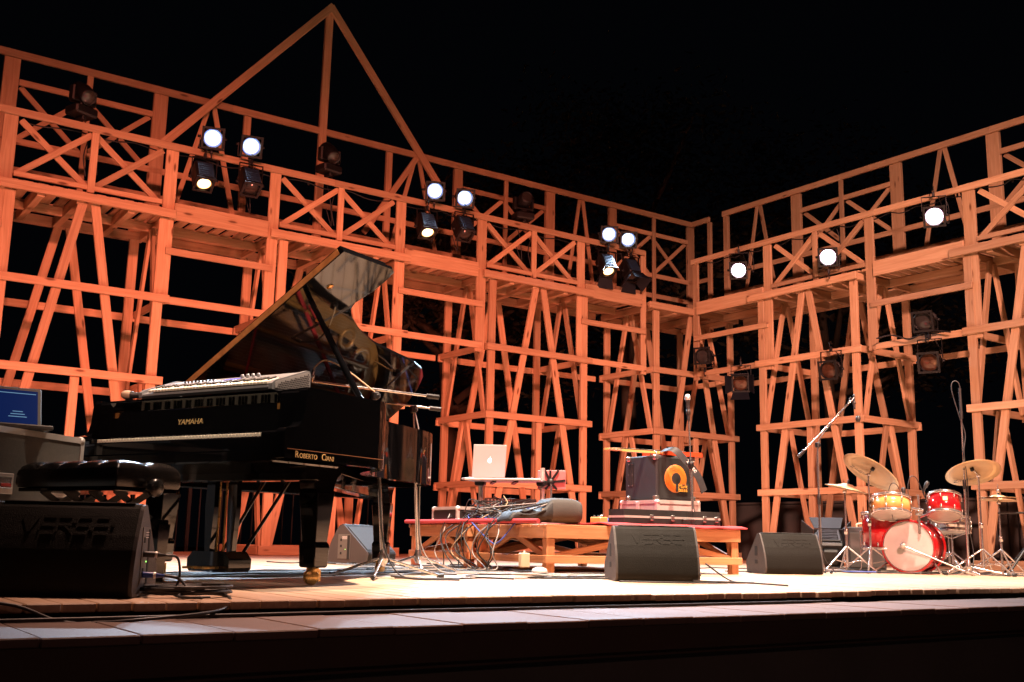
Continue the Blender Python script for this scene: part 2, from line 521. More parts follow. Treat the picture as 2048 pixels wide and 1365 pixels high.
ledge = MB().box((6.5, 3.70, -0.15), (17, 0.53, 0.12)).box((6.5, 4.18, -0.30), (17, 0.45, 0.1)).build('ledge', 'ledge_face')
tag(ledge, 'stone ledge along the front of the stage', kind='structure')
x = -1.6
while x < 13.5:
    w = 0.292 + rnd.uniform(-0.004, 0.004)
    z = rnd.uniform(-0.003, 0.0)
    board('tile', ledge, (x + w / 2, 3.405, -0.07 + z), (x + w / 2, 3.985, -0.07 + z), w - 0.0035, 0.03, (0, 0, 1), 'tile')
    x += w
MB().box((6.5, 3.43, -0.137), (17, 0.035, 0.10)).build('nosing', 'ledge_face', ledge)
fw = MB().box((6.5, 3.62, -0.80), (17, 0.30, 1.19)).build('stage_front_wall', 'front_wall')
tag(fw, kind='structure')

lw = thing('low_wall', 'low grey plaster wall behind the timber tower by the drums', 'wall', (17, 12, 0))
MB().box((0, 0, 0.35), (0.3, 7.6, 1.42), None, 0, 0.02).build('wall_body', 'plaster', lw)
MB().box((0, 0, 1.085), (0.36, 7.66, 0.045), None, 0, 0.008).build('coping', 'plaster', lw)


def railing(label, loc, rz, L, h=1.15):
    t = thing('metal_railing', label, 'railing', loc, rz)
    MB().box((L / 2, 0, h), (L, 0.05, 0.05), None, 0, 0.006).build('top_rail', 'iron', t)
    MB().box((L / 2, 0, 0.12), (L, 0.03, 0.04), None, 0, 0.004).build('bottom_rail', 'iron', t)
    me = None
    n = int(L / 0.16)
    for k in range(n + 1):
        if me is None:
            b = MB().box((0, 0, 0.62), (0.018, 0.018, 1.02)).build('baluster', 'iron', t)
            me = b.data
        else:
            b = bpy.data.objects.new('baluster', me); link(b, t)
        b.location = (k * L / n, 0, 0)
    for k in (0, 0.5, 1):
        MB().box((0, 0, 0.58), (0.05, 0.05, 1.16)).build('post', 'iron', t, (k * L, 0.003, 0))


railing('black metal railing in the dark beyond the right timber wall', (15.6, 9.4, 0), -math.pi / 2, 5.0)
railing('black metal railing in the dark behind the grand piano', (2.0, 15.4, -0.2), 0, 6.4, 1.2)

# ------------------------------------------------------------------ trees in the dark
def tree(label, loc, h, rad, seed, n):
    r = random.Random(seed)
    t = thing('night_tree', label, 'tree', loc, 0, 'trees beyond the stage')
    mb = MB()
    top = Vector((r.uniform(-.4, .4), r.uniform(-.4, .4), h * 0.72))
    mb.tube(smooth_path([(0, 0, 0), (0.1, 0.05, h * .25), top * .7 + Vector((.1, 0, 0)), top], 4), [0.30 - 0.24 * k / 12 for k in range(13)], 8)
    cl = []
    for k in range(11):
        a = r.uniform(0, 6.28); z = h * r.uniform(.35, .68); L = rad * r.uniform(.55, .95)
        p0 = Vector((0.1, 0, z)); p2 = p0 + Vector((math.cos(a) * L, math.sin(a) * L, h * r.uniform(.06, .22)))
        p1 = (p0 + p2) / 2 + Vector((0, 0, -.15))
        mb.tube(smooth_path([p0, p1, p2], 4), [.11 - .085 * q / 8 for q in range(9)], 6)
        cl += [p2, p1 + (p2 - p1) * .5]
    mb.build('trunk', 'bark', t)
    for k in range(30):
        a = r.uniform(0, 6.28); el = r.uniform(-.35, 1.3); q = r.uniform(.45, 1)
        cl.append(Vector((math.cos(a) * math.cos(el) * rad * q, math.sin(a) * math.cos(el) * rad * q, h * .62 + math.sin(el) * h * .36 * q)))
    vs, fs = [], []
    for k in range(n):
        c = r.choice(cl)
        d = Vector((r.gauss(0, 1), r.gauss(0, 1), r.gauss(0, .75))) * rad * .15
        p = c + d
        s = r.uniform(.07, .15)
        ax = Vector((r.uniform(-1, 1), r.uniform(-1, 1), r.uniform(-1, 1))).normalized()
        ay = ax.orthogonal().normalized(); b = len(vs)
        vs += [p - ax * s, p + ay * s * .45, p + ax * s, p - ay * s * .45]
        fs.append((b, b + 1, b + 2, b + 3))
    m = MB(); m.add(vs, fs)
    me = bpy.data.meshes.new('crown'); me.from_pydata([tuple(v) for v in vs], [], fs); me.update(); me.materials.append(M['leaf'])
    link(bpy.data.objects.new('crown', me), t)


tree('broad dark tree behind the inner corner of the timber walls', (17.6, 20.0, -1.3), 13.6, 4.4, 3, 15000)
tree('shorter dark tree left of the broad tree, behind the left wall', (13.2, 21.2, -1.3), 10.6, 3.2, 8, 9000)
tree('faint dark tree right of the broad tree, behind the right wall', (24.5, 19.2, -1.3), 13.4, 4.0, 21, 10000)

# ================================================================== TIMBER TOWERS
W, D = 1.95, 1.38
LEVELS = (1.045, 2.045, 3.048)


def tower(label, loc, rz):
    t = thing('timber_tower', label, 'timber tower', loc, rz, 'timber towers of the set')
    j = lambda a=0.006: rnd.uniform(-a, a)
    # corner posts
    for px in (0.095, W - 0.10):
        for py in (0.07, D - 0.07):
            board('post', t, (px, py, 0.0), (px + j(), py, 4.07), 0.12, 0.05, (0, -1, 0))
    # rails round the four faces
    for z in LEVELS:
        dz = j()
        board('rail', t, (-0.01, 0.02, z + dz), (W + 0.03, 0.02, z + dz + j()), 0.095, 0.038, (0, -1, 0))
        board('rail', t, (-0.03, D - 0.02, z + dz - .03), (W + 0.03, D - 0.02, z + dz - .03), 0.095, 0.038, (0, 1, 0))
        board('rail', t, (0.01, 0.042, z + dz), (0.01, D + 0.02, z + dz), 0.095, 0.038, (-1, 0, 0))
        board('rail', t, (W - 0.01, 0.042, z + dz), (W - 0.01, D + 0.02, z + dz), 0.095, 0.038, (1, 0, 0))
    # base sills
    board('sill', t, (-0.02, 0.015, 0.06), (W + 0.02, 0.015, 0.06), 0.115, 0.05, (0, -1, 0))
    board('sill', t, (0.0, D - 0.02, 0.06), (W, D - 0.02, 0.06), 0.115, 0.05, (0, 1, 0))
    board('sill', t, (0.0, 0.045, 0.06), (0.0, D - 0.05, 0.06), 0.11, 0.05, (-1, 0, 0))
    board('sill', t, (W, 0.045, 0.06), (W, D - 0.05, 0.06), 0.11, 0.05, (1, 0, 0))
    # head beams
    board('head_beam', t, (-0.12, -0.012, 4.12), (W + 0.02, -0.012, 4.12 + j()), 0.105, 0.05, (0, -1, 0))
    board('head_beam', t, (0.02, D, 4.11), (W + 0.02, D, 4.11), 0.105, 0.05, (0, 1, 0))
    board('head_beam', t, (0.012, 0.02, 4.115), (0.012, D - 0.03, 4.115), 0.10, 0.045, (-1, 0, 0))
    board('head_beam', t, (W - 0.012, 0.02, 4.115), (W - 0.012, D - 0.03, 4.115), 0.10, 0.045, (1, 0, 0))
    # long inverted V on the front and back, a stud below
    for y, nn in ((0.068, -1), (D - 0.068, 1)):
        board('brace', t, (0.13 + j(.02), y, 0.05), (0.905 + j(.01), y, 4.08), 0.105, 0.04, (0, nn, 0))
        board('brace', t, (1.80 + j(.02), y, 0.05), (1.035 + j(.01), y, 4.08), 0.105, 0.04, (0, nn, 0))
    board('stud', t, (0.985, 0.066, 0.06), (0.985, 0.066, 2.0), 0.10, 0.042, (0, -1, 0))
    # two stacked inverted Vs on the sides
    for xx, nn in ((0.055, -1), (W - 0.055, 1)):
        board('brace', t, (xx, 0.16, 2.05), (xx, D / 2 - 0.045, 4.08), 0.09, 0.04, (nn, 0, 0))
        board('brace', t, (xx, D - 0.16, 2.05), (xx, D / 2 + 0.045, 4.08), 0.09, 0.04, (nn, 0, 0))
        board('brace', t, (xx, 0.17, 0.05), (xx, D / 2 - 0.04, 2.05), 0.09, 0.04, (nn, 0, 0))
        board('brace', t, (xx, D - 0.17, 0.05), (xx, D / 2 + 0.04, 2.05), 0.09, 0.04, (nn, 0, 0))
    return t


YL, XR = 12.85, 12.714
TX = (1.93, 5.265, 8.60, 11.885)
tower('timber lattice tower at the left edge, behind the piano keyboard', (TX[0], YL, 0), 0)
tower('timber lattice tower directly behind the raised piano lid', (TX[1], YL, 0), 0)
tower('timber lattice tower behind the silver laptop', (TX[2], YL, 0), 0)
tower('timber lattice tower in the inner corner, behind the bass amplifier', (TX[3], YL, 0), 0)
tower('timber lattice tower behind the drum kit', (XR, 11.43, 0), -math.pi / 2)
tower('timber lattice tower cut off by the right edge of the picture', (XR, 7.86, 0), -math.pi / 2)


def x_panel(t, x0, x1, y, z0, z1, nrm, mid=None, w=0.075):
    m = (x0 + x1) / 2 if mid is None else mid
    s = nrm[1] * 0.02
    for a, b in ((x0, m), (m, x1)):
        board('brace', t, (a + .03, y, z0 + .03), (b - .03, y, z1 - .03), w, 0.03, nrm)
        board('brace', t, (a + .03, y - s * 1.6, z1 - .03), (b - .03, y - s * 1.6, z0 + .03), w, 0.03, nrm)


def walkway(label, loc, rz, x0, x1, towers, posts, bays, panels, bposts, bpanels, bvs, bx0, bx1, studs):
    t = thing('timber_walkway', label, 'walkway', loc, rz)
    F = (0, -1, 0)
    # deck
    x = x0
    while x < x1 - 0.1:
        board('slat', t, (x + .064, 0.05, 4.19 + rnd.uniform(0, .002)), (x + .064, 0.82, 4.19), 0.112, 0.026, (0, 0, 1))
        x += 0.163
    board('deck_board', t, (x0, 0.93, 4.19), (x1, 0.93, 4.19), 0.20, 0.028, (0, 0, 1))
    for a, b in bays:
        board('deck_board', t, (a - .2, 1.2, 4.19), (b + .2, 1.2, 4.19), 0.30, 0.028, (0, 0, 1))
    board('bearer', t, (x0, 0.79, 4.115), (x1, 0.79, 4.115), 0.11, 0.05, F)
    board('bearer', t, (x0, D - 0.065, 4.115), (x1, D - 0.065, 4.115), 0.11, 0.05, F)
    for tx in towers:
        for q in (0.42, 0.86, 1.45):
            board('joist', t, (tx + q, 0.03, 4.105), (tx + q, D - .1, 4.105), 0.125, 0.085, (1, 0, 0))
    # front parapet
    for a, b, zb in posts:
        board('parapet_post', t, ((a + b) / 2, 0.07, zb), ((a + b) / 2, 0.07, 5.035), b - a - .015, 0.036, F)
    board('handrail', t, (x0, 0.03, 4.993), ((posts[0][0] + x1) / 2, 0.03, 4.993), 0.088, 0.036, F)
    board('handrail', t, ((posts[0][0] + x1) / 2, 0.03, 4.99), (x1, 0.03, 4.985), 0.088, 0.036, F)
    for a, b in bays:
        board('fascia', t, (a - .01, 0.03, 4.165), (b + .01, 0.03, 4.165), 0.215, 0.04, F)
        board('bay_rail', t, (a - .08, 0.028, 3.655), (b + .10, 0.028, 3.655), 0.085, 0.036, F)
        board('bay_rail', t, (a - .03, 0.05, 3.045), (b + .12, 0.05, 3.045), 0.09, 0.036, F)
        board('bay_rail', t, (a - .1, D - 0.06, 3.01), (b + .1, D - 0.06, 3.01), 0.09, 0.036, F)
    for a, b in panels:
        x_panel(t, a, b, 0.085, 4.24, 4.96, F)
        board('panel_rail', t, (a, 0.05, 4.262), (b, 0.05, 4.262), 0.062, 0.034, F)
        board('stud', t, ((a + b) / 2, 0.045, 4.2), ((a + b) / 2, 0.045, 4.95), 0.085, 0.036, F)
    # tall back parapet
    B = D - 0.02
    for a, w in bposts:
        board('back_post', t, (a, B + .05, 4.1), (a, B + .05, 6.21), w, 0.06, F)
    nseg = 3
    for k in range(nseg):
        a = bx0 + (bx1 - bx0) * k / nseg; b = bx0 + (bx1 - bx0) * (k + 1) / nseg
        board('top_rail', t, (a, B, 6.24 + rnd.uniform(-.004, .004)), (b, B, 6.24), 0.1, 0.04, F)
    board('back_rail', t, (bx0, B + .035, 5.10), (bx1, B + .035, 5.10), 0.085, 0.03, F)
    board('back_rail', t, (bx0, B + .035, 4.72), (bx1, B + .035, 4.72), 0.085, 0.03, F)
    for a, b, m in bpanels:
        board('back_rail', t, (a, B + .03, 5.885), (b, B + .03, 5.885), 0.08, 0.034, F)
        x_panel(t, a, b, B + .07, 5.1, 5.88, F, m, 0.07)
    for sx in studs:
        board('stud', t, (sx, B + .0, 4.2), (sx, B + .0, 6.19), 0.075, 0.036, F)
    for ax, hw in bvs:
        board('brace', t, (ax - .035, B + .03, 6.2), (ax - hw, B + .03, 4.3), 0.065, 0.03, F)
        board('brace', t, (ax + .035, B + .03, 6.2), (ax + hw, B + .03, 4.3), 0.07, 0.03, F)
    return t


k = 12.93 / 12.85
walkway('left timber walkway with crossed parapet, carrying the blue white lamps', (0, YL, 0), 0, 0.35, 11.70, TX[:3],
        [(0.35 * k, 0.5, 3.0), (1.87, 2.04, 3.0), (3.72 * k, 3.885 * k, 3.0), (5.085 * k, 5.245 * k, 2.95), (6.97 * k, 7.135 * k, 3.0), (8.34 * k, 8.515 * k, 2.95), (10.23 * k, 10.39 * k, 3.0), (11.57 * k, 11.69 * k, 2.95)],
        [(0.5, 1.87), (3.9, 5.11), (7.16, 8.39), (10.45, 11.62)], [(2.04, 3.74), (5.28, 7.01), (8.57, 10.29)],
        [(2.1, .19), (4.0, .19), (5.25, .10), (7.58, .10), (8.86, .16), (10.75, .19), (12.17, .17), (14.12, .17)],
        [(2.2, 3.9, 3.05), (8.95, 10.65, 9.79), (12.25, 14.03, 13.14)], [(4.71, .5), (8.07, .5), (11.43, .34)], 0.4, 14.2, [3.05, 9.79, 13.14])
walkway('right timber walkway with crossed parapet, carrying the pinkish white lamps', (XR, YL, 0), -math.pi / 2, 0.0, 7.4, (1.42, 4.99),
        [(0.0, .14, 2.95), (1.575, 1.75, 2.95), (3.49, 3.655, 3.0), (5.05, 5.24, 2.95), (7.0, 7.15, 3.0)],
        [(0.14, 1.58), (3.66, 5.05)], [(1.75, 3.49), (5.24, 7.0)],
        [(-.47, .11), (1.16, .2), (3.14, .2), (4.77, .2), (6.7, .2)],
        [(1.26, 3.04, 2.13), (4.87, 6.6, 5.75)], [(.33, .4), (3.97, .45)], -0.52, 7.4, [2.13, 5.75])
cr = thing('corner_return', 'short timber rail return at the inner corner of the back parapet', 'railing', (14.1, 14.23, 0), -math.pi / 2)
board('top_rail', cr, (0.03, 0.01, 6.24), (.50, 0.01, 6.24), 0.1, 0.04)
board('post', cr, (.46, 0.05, 4.1), (.46, 0.05, 6.19), 0.09, 0.05)
board('rail', cr, (0.03, 0.05, 5.1), (.42, 0.05, 5.1), 0.08, 0.03)
# platform over the inner corner
cp = thing('corner_platform', 'timber corner platform between the two walkways', 'platform', (TX[3], YL, 0))
for q in range(12):
    board('slat', cp, (q * .163 + .07, 0.03, 4.187), (q * .163 + .07, D - .02, 4.187), 0.145, 0.026, (0, 0, 1))
board('joist', cp, (.5, .03, 4.105), (.5, D - .05, 4.105), .12, .08, (1, 0, 0))
board('joist', cp, (1.3, .03, 4.105), (1.3, D - .05, 4.105), .12, .08, (1, 0, 0))

ga = thing('timber_gable', 'tall triangular timber gable frame rising above the left walkway', 'gable', (6.42, 14.16, 4.2))
board('rafter', ga, (.03, 0, 4.07), (-2.42, 0, 1.22), .115, .05)
board('rafter', ga, (-.01, .004, 4.06), (2.02, .004, 1.62), .115, .05, (0, -1, 0))
board('king_post', ga, (0.0, .055, 4.0), (-.02, .055, 0.0), .12, .055)
board('brace', ga, (1.66, .05, 2.05), (.75, .05, .6), .09, .04)

# ================================================================== STAGE LAMPS
def lamp(label, loc, aim, style, lens, group, mount=1, light=None, reach=0.27, doors=False, scale=1.0, frame_on=True, name='stage_lamp', vent='vent'):
    """housing, lens, yoke and clamp; local -Y is the beam's heading, mount +1 hangs it from above, -1 stands it"""
    loc, aim = Vector(loc), Vector(aim)
    d = aim - loc
    rz = math.atan2(d.x, -d.y)
    p = math.atan2(d.z, math.hypot(d.x, d.y))
    t = thing(name, label, 'stage lamp', loc, rz, group)
    f = Vector((0, -math.cos(p), math.sin(p)))
    up = Vector((0, math.sin(p), math.cos(p)))
    X = Matrix((Vector((1, 0, 0)), f, up)).transposed().to_4x4()   # local: x right, y forward, z up
    s = scale
    m = MB()
    if style == 'par':
        m.lathe([(0, -.21), (.05, -.21), (.075, -.19), (.085, -.13), (.118, -.05), (.122, .02), (.13, .025), (.13, .04), (.124, .045), (.126, .13), (.120, .13), (.116, .05)], (0, 0, 0), f * 1.0, 28)
        for h in (-.10, -.075, -.05): m.lathe([(.10, h), (.128, h), (.128, h + .008), (.10, h + .008)], (0, 0, 0), f, 24)
        m.build('housing', 'iron', t)
        lr, lh = .117, .062
    else:
        m.box((0, -.06, 0), (.235, .30, .225), X, 0, .018).box((0, -.235, 0), (.14, .06, .14), X, 0, .015)
        m.build('housing', 'iron', t)
        v = MB().box((0, -.04, .121), (.19, .25, .012), X, 0, .003)
        for q in range(6): v.box((0, -.135 + q * .038, .130), (.15, .012, .008), X)
        v.build('vent_panel', vent, t)
        lr, lh = .088, .092
    if lens in ('lens_cool', 'lens_rose', 'lens_warm'):
        ln = MB().lathe([(0, lh + .012), (lr * .5, lh + .0095), (lr * .74, lh + .006)], (0, 0, 0), f, 32)
        ln = ln.build('lens', lens, t)
        MB().lathe([(lr * .74, lh + .006), (lr * .9, lh + .0025)], (0, 0, 0), f, 32).build('lens_band', {'lens_cool': 'lens_mid', 'lens_rose': 'lens_rose', 'lens_warm': 'lens_warm'}[lens], ln)
        MB().lathe([(lr * .9, lh + .0025), (lr * 1.05, lh)], (0, 0, 0), f, 32).build('lens_rim', {'lens_cool': 'lens_rim_cool', 'lens_rose': 'lens_rim_rose', 'lens_warm': 'lens_rim_warm'}[lens], ln)
    else:
        MB().lathe([(0, lh + .012), (lr * .6, lh + .009), (lr, lh)], (0, 0, 0), f, 32).build('lens', lens, t)
    if style != 'par': MB().lathe([(lr, .08), (lr + .012, .08), (lr + .012, .105), (lr, .105)], (0, 0, 0), f, 28).build('lens_ring', 'iron', t)
    if frame_on:
        a, fr = (.142, .112) if style == 'par' else (.122, .092)
        yy = .137 if style == 'par' else .115
        q = MB()
        for sx, sz, wx, wz in ((0, 1, 2 * a, a - fr), (0, -1, 2 * a, a - fr), (1, 0, a - fr, 2 * fr), (-1, 0, a - fr, 2 * fr)):
            q.box((sx * (a + fr) / 2, yy, sz * (a + fr) / 2), (wx, .012, wz), X)
        q.build('gel_frame', 'iron', t)
    if doors:
        for (dx, dz) in (((0, -1), (-1, 0)) if doors == 'low' else ((0, 1), (0, -1), (1, 0), (-1, 0))):
            ang = {(0, 1): .25, (0, -1): .75, (1, 0): .6, (-1, 0): .6}[(dx, dz)]
            o = Vector((dx * .125, .125, dz * .125))
            out = Vector((dx * math.sin(ang), math.cos(ang), dz * math.sin(ang)))
            side = Vector((dz, 0, dx)) if dx == 0 else Vector((0, 0, 1))
            b = MB()
            c = o + out * .085
            xx, zz = side.normalized(), out.cross(side).normalized()
            Y = X @ Matrix((xx, out, zz)).transposed().to_4x4().normalized() if False else None
            h0, h1 = .115, .15
            P = [o - side * h0, o + side * h0, o + out * .17 + side * h1, o + out * .17 - side * h1]
            nn = (P[1] - P[0]).cross(P[2] - P[0]).normalized() * .003
            b.add([q + nn for q in P] + [q - nn for q in P], [(0, 1, 2, 3), (7, 6, 5, 4), (0, 4, 5, 1), (1, 5, 6, 2), (2, 6, 7, 3), (3, 7, 4, 0)], 0, False, X)
            b.build('barn_door', 'door', t)
    zt = mount * reach
    m = MB()
    wx = .155
    for sx in (-1, 1):
        m.bar((sx * wx, 0, 0 - mount * .02), (sx * wx, 0, zt), .035, .007, (1, 0, 0))
        m.lathe([(.0, -.012), (.018, -.012), (.018, .03), (0, .03)], (sx * wx, 0, 0), (sx, 0, 0), 10)
    m.box((0, 0, zt), (2 * wx + .007, .035, .007))
    m.build('yoke', 'iron', t)
    c = MB().box((0, 0, zt + mount * .035), (.035, .05, .07), None, 0, .006)
    c.tube([(0, -.035, zt + mount * .07), (0, -.045, zt + mount * .115), (0, 0, zt + mount * .145), (0, .045, zt + mount * .115)], .010, 6)
    c.build('clamp', 'iron', t)
    MB().tube(smooth_path([(0.02, .20, 0), (.05, .25, -.08), (.10, .16, zt * .5), (.06, .03, zt)], 5), .006, 5).build('power_lead', 'cable', t)
    t.scale = (s, s, s)
    if light:
        pw, col, cone = light
        o = spot((0, 0, 0), (0, 0, -1), pw, col, cone, 1.0, 0.07)
        o.parent = t
        o.location = f * (.34 if doors else .16)
        o.rotation_euler = f.to_track_quat('-Z', 'Y').to_euler()
    return t


COOL = (0.62, 0.80, 1.0)
GA = 'blue white lamps standing on the left handrail'
A = [((4.273, 12.8, 5.195), 'left of the pair over the first bay from the left edge'), ((4.778, 12.8, 5.208), 'right of the pair over the first bay from the left edge'),
     ((7.564, 12.8, 5.191), 'left of the middle pair on the left handrail'), ((8.07, 12.8, 5.19), 'right of the middle pair on the left handrail'),
     ((10.847, 12.8, 5.15), 'left of the pair nearest the inner corner'), ((11.253, 12.8, 5.14), 'right of the pair nearest the inner corner')]
for k, (p, l) in enumerate(A):
    lamp('blue white lit lamp, ' + l, p, ((1.5, 2.6, 0.8), (2.5, 3.0, 0.5), (3.0, 3.4, .6), (4.0, 3.5, .4), (4.5, 3.5, .4), (5.5, 4, .2))[k], 'par', 'lens_cool', GA, -1, (900, COOL, 115), .155, scale=.98)
GB = 'box lamps hanging under the left handrail'
Bp = [((4.19, 12.78, 4.63), 'lit amber box lamp under the handrail, first bay from the left edge', 'lens_warm', (4.0, 9.9, 0)),
      ((4.80, 12.78, 4.69), 'unlit box lamp under the handrail, first bay from the left edge', 'lens_off', (4.7, 9.6, 0)),
      ((7.44, 12.78, 4.60), 'lit amber box lamp under the handrail, middle lamp bay', 'lens_warm', (7.1, 9.9, 0)),
      ((8.07, 12.78, 4.68), 'unlit box lamp under the handrail, middle lamp bay', 'lens_off', (7.9, 9.6, 0)),
      ((10.80, 12.78, 4.58), 'box lamp with amber lit flaps under the handrail near the inner corner', 'lens_warm', (10.2, 9.8, 0)),
      ((11.31, 12.78, 4.58), 'unlit box lamp with open flaps under the handrail near the inner corner', 'lens_off', (11.1, 9.8, 0))]
for k, (p, l, le, aim) in enumerate(Bp):
    lamp(l, p, aim, 'box', le, GB, 1, (260, (1, .62, .28), 45) if le == 'lens_warm' else None, .26, doors=('low' if k == 4 else k == 5))
GR = 'pinkish white lamps on the right walkway'
RO = (1.0, .86, .90)
lamp('pinkish white lit lamp hanging from the right handrail nearest the inner corner', (12.60, 11.626, 4.605), (3.5, 4.5, .6), 'par', 'lens_rose', GR, 1, (420, RO, 110), .27)
lamp('pinkish white lit lamp standing on the right walkway above the drum tower', (12.60, 9.866, 4.46), (3.5, 3.5, .6), 'par', 'lens_rose', GR, -1, (420, RO, 110), .19)
lamp('pinkish white lit lamp hanging from the right handrail, nearest the right edge', (12.60, 8.104, 4.66), (3.5, 2.5, .6), 'par', 'lens_rose', GR, 1, (420, RO, 110), .27)
GD = 'unlit lamps hanging on the right timber wall'
lamp('black unlit lamp lying sideways on the bay rail at the inner corner', (12.64, 12.45, 3.30), (9.5, 11.0, 3.0), 'par', 'lens_off', GD, -1, None, .19)
lamp('unlit square framed lamp hanging below the bay rail beside the corner tower', (12.66, 11.68, 2.78), (8.2, 8.4, 1.4), 'par', 'lens_reflect', GD, 1, None, .27, True)
lamp('unlit square framed lamp hanging inside the drum tower', (12.60, 9.88, 2.77), (7.8, 8.6, 1.8), 'par', 'lens_reflect', GD, 1, None, .27)
lamp('unlit lamp with a grey lens standing on the rail right of the drum tower', (12.64, 8.34, 3.26), (6.0, 6.6, 1.5), 'par', 'lens_off', GD, -1, None, .17)
lamp('unlit square framed lamp hanging under the rail right of the drum tower', (12.64, 8.30, 2.70), (6.5, 6.0, 1.0), 'par', 'lens_reflect', GD, 1, None, .30)


def moving_head(label, loc, rz, tilt):
    t = thing('moving_head', label, 'moving light', loc, rz, 'dark moving heads above the left handrail')
    MB().box((0, 0, .0), (.30, .24, .11), None, 0, .02).build('base', 'iron', t)
    y = MB().box((0, 0, .08), (.10, .10, .06), None, 0, .01).box((0, 0, .115), (.30, .10, .03), None, 0, .008)
    for sx in (-1, 1): y.box((sx * .145, 0, .20), (.04, .10, .20), None, 0, .015)
    y.build('yoke', 'iron', t)
    f = Vector((0, -math.cos(tilt), math.sin(tilt)))
    MB().lathe([(0, -.17), (.06, -.17), (.10, -.13), (.115, 0), (.10, .13), (.088, .16), (.08, .14)], (0, 0, .24), f, 24).build('head', 'iron', t)
    MB().lathe([(0, .15), (.05, .148), (.08, .14)], (0, 0, .24), f, 24).build('lens', 'lens_off', t)
    MB().box((0, 0, -.075), (.05, .14, .05), None, 0, .006).build('clamp', 'iron', t)
    MB().tube(smooth_path([(.1, .1, 0), (.2, .1, -.2), (.12, .05, -.5), (.15, .02, -.75)], 5), .008, 5).build('power_lead', 'cable', t)


moving_head('dark moving head above the handrail near the upper left edge', (2.70, 12.88, 5.16), .4, -.6)
moving_head('dark moving head above the handrail below the gable post', (5.93, 12.88, 5.16), .2, -.75)
moving_head('dark moving head above the handrail behind the silver laptop tower', (9.2, 12.88, 5.13), -.2, .3)


# cable runs tied along the handrails
def rail_cable(label, a, b, drops, seed):
    r = random.Random(seed)
    a, b = Vector(a), Vector(b)
    pts = []
    n = 46
    for k in range(n + 1):
        p = a.lerp(b, k / n)
        pts.append(p + Vector((r.uniform(-.01, .01), r.uniform(-.01, .01), -.05 * abs(math.sin(k * .9)) + r.uniform(-.01, .01))))
    t = thing('lamp_cable_run', label, 'cable', a, 0)
    MB().tube([p - a for p in smooth_path(pts, 2)], .009, 5).build('trunk_cable', 'cable', t)
    for f_, L in drops:
        p = a.lerp(b, f_) - a
        MB().tube(smooth_path([p, p + Vector((.04, -.03, -L * .4)), p + Vector((.10, .02, -L)), p + Vector((.02, .05, -L * .55))], 5), .007, 5).build('cable_drop', 'cable', t)
    for k in range(0, n, 6):
        p = a.lerp(b, k / n) - a
        MB().box((p.x, p.y, p.z + .01), (.02, .02, .11)).build('cable_tie', 'black', t)


rail_cable('black lamp cable tied along the left handrail', (1.9, 12.985, 4.97), (11.6, 12.985, 4.96), ((.10, .5), (.245, .45), (.30, .6), (.42, .55), (.585, .5), (.63, .55), (.75, .5), (.925, .45), (.965, .6)), 3)
rail_cable('black lamp cable tied along the right handrail', (12.845, 12.6, 4.97), (12.845, 6.6, 4.97), ((.165, .35), (.45, .5), (.75, .35)), 9)
cable([(12.60, 9.1, 3.12), (12.62, 8.9, 3.14), (12.63, 8.75, 3.10), (12.66, 8.6, 3.05), (12.66, 8.3, 3.12), (12.66, 8.0, 3.06)], .011, 'cable', 'black cable draped over the bay rail right of the drum tower')

# ================================================================== GRAND PIANO
PH = 0.424
PP = Vector((2.074, 4.837, 0))


def pw(u, v, z=0.0):
    c, s = math.cos(PH), math.sin(PH)
    return Vector((PP.x + u * c - v * s, PP.y + u * s + v * c, z))


pi_ = thing('grand_piano', 'black concert grand piano with its lid raised and gold frame inside', 'piano', PP, PH)
ZB, ZT, VB = 0.615, 0.976, 1.58
curve = [(.66, 0), (.74, .004), (.80, .02), (.86, .055), (.93, .12), (1.0, .21), (1.08, .31), (1.19, .41), (1.35, .50), (1.58, .58), (1.85, .64), (2.1, .685), (2.30, .75), (2.44, .84), (2.55, .98), (2.615, 1.15), (2.625, 1.33), (2.59, 1.47), (2.52, 1.555), (2.42, VB)]
crv = [tuple(p[:2]) for p in smooth_path([(a, b, 0) for a, b in curve], 3)]
outline = [(.15, 0), (.40, 0)] + crv + [(1.2, VB), (.15, VB)]


def inset(pts, d):
    out = []
    n = len(pts)
    for i in range(n):
        a = Vector(pts[max(i - 1, 0)]); b = Vector(pts[min(i + 1, n - 1)])
        t = (b - a).normalized()
        out.append((pts[i][0] - t.y * d, pts[i][1] + t.x * d))
    return out


inner = inset(outline, .055)
MB().ring(outline, inner, ZT - ZB, Matrix.Translation((0, 0, ZB)), 0, True).build('rim', 'lacquer', pi_, bevel=.004)
arm = [(0, ZB), (0, .742), (.006, .757), (.02, .764), (.06, .768), (.095, .78), (.118, .805), (.130, .85), (.136, .93), (.142, .962), (.156, ZT), (.20, ZT), (.20, ZB)]
for v0 in (0.0, VB - .055):
    X = basis((1, 0, 0), (0, 0, 1), (0, v0 + .055 + (.0015 if v0 == 0 else .0015), 0))
    MB().prism(arm, .058, X).build('arm', 'lacquer', pi_, bevel=.007)
MB().box((.24, VB / 2, ZB + .012), (.50, VB - .12, .06), None, 0, .008).build('key_bed', 'lacquer', pi_)
MB().box((.018, VB / 2, .682), (.03, VB - .12, .085), None, 0, .008).build('key_slip', 'lacquer', pi_)
for v0 in (.112, VB - .112): MB().box((.10, v0, .715), (.19, .11, .07), None, 0, .008).build('key_block', 'lacquer', pi_)
K0, KW = .178, 1.224 / 52
wm, bmh = None, None
for q in range(52):
    if wm is None:
        o = MB().box((0, 0, 0), (.105, KW - .0016, .028), None, 0, .0015).build('white_key', 'ivory', pi_); wm = o.data
    else:
        o = link(bpy.data.objects.new('white_key', wm), pi_)
    o.location = (.092, K0 + (q + .5) * KW, .731)
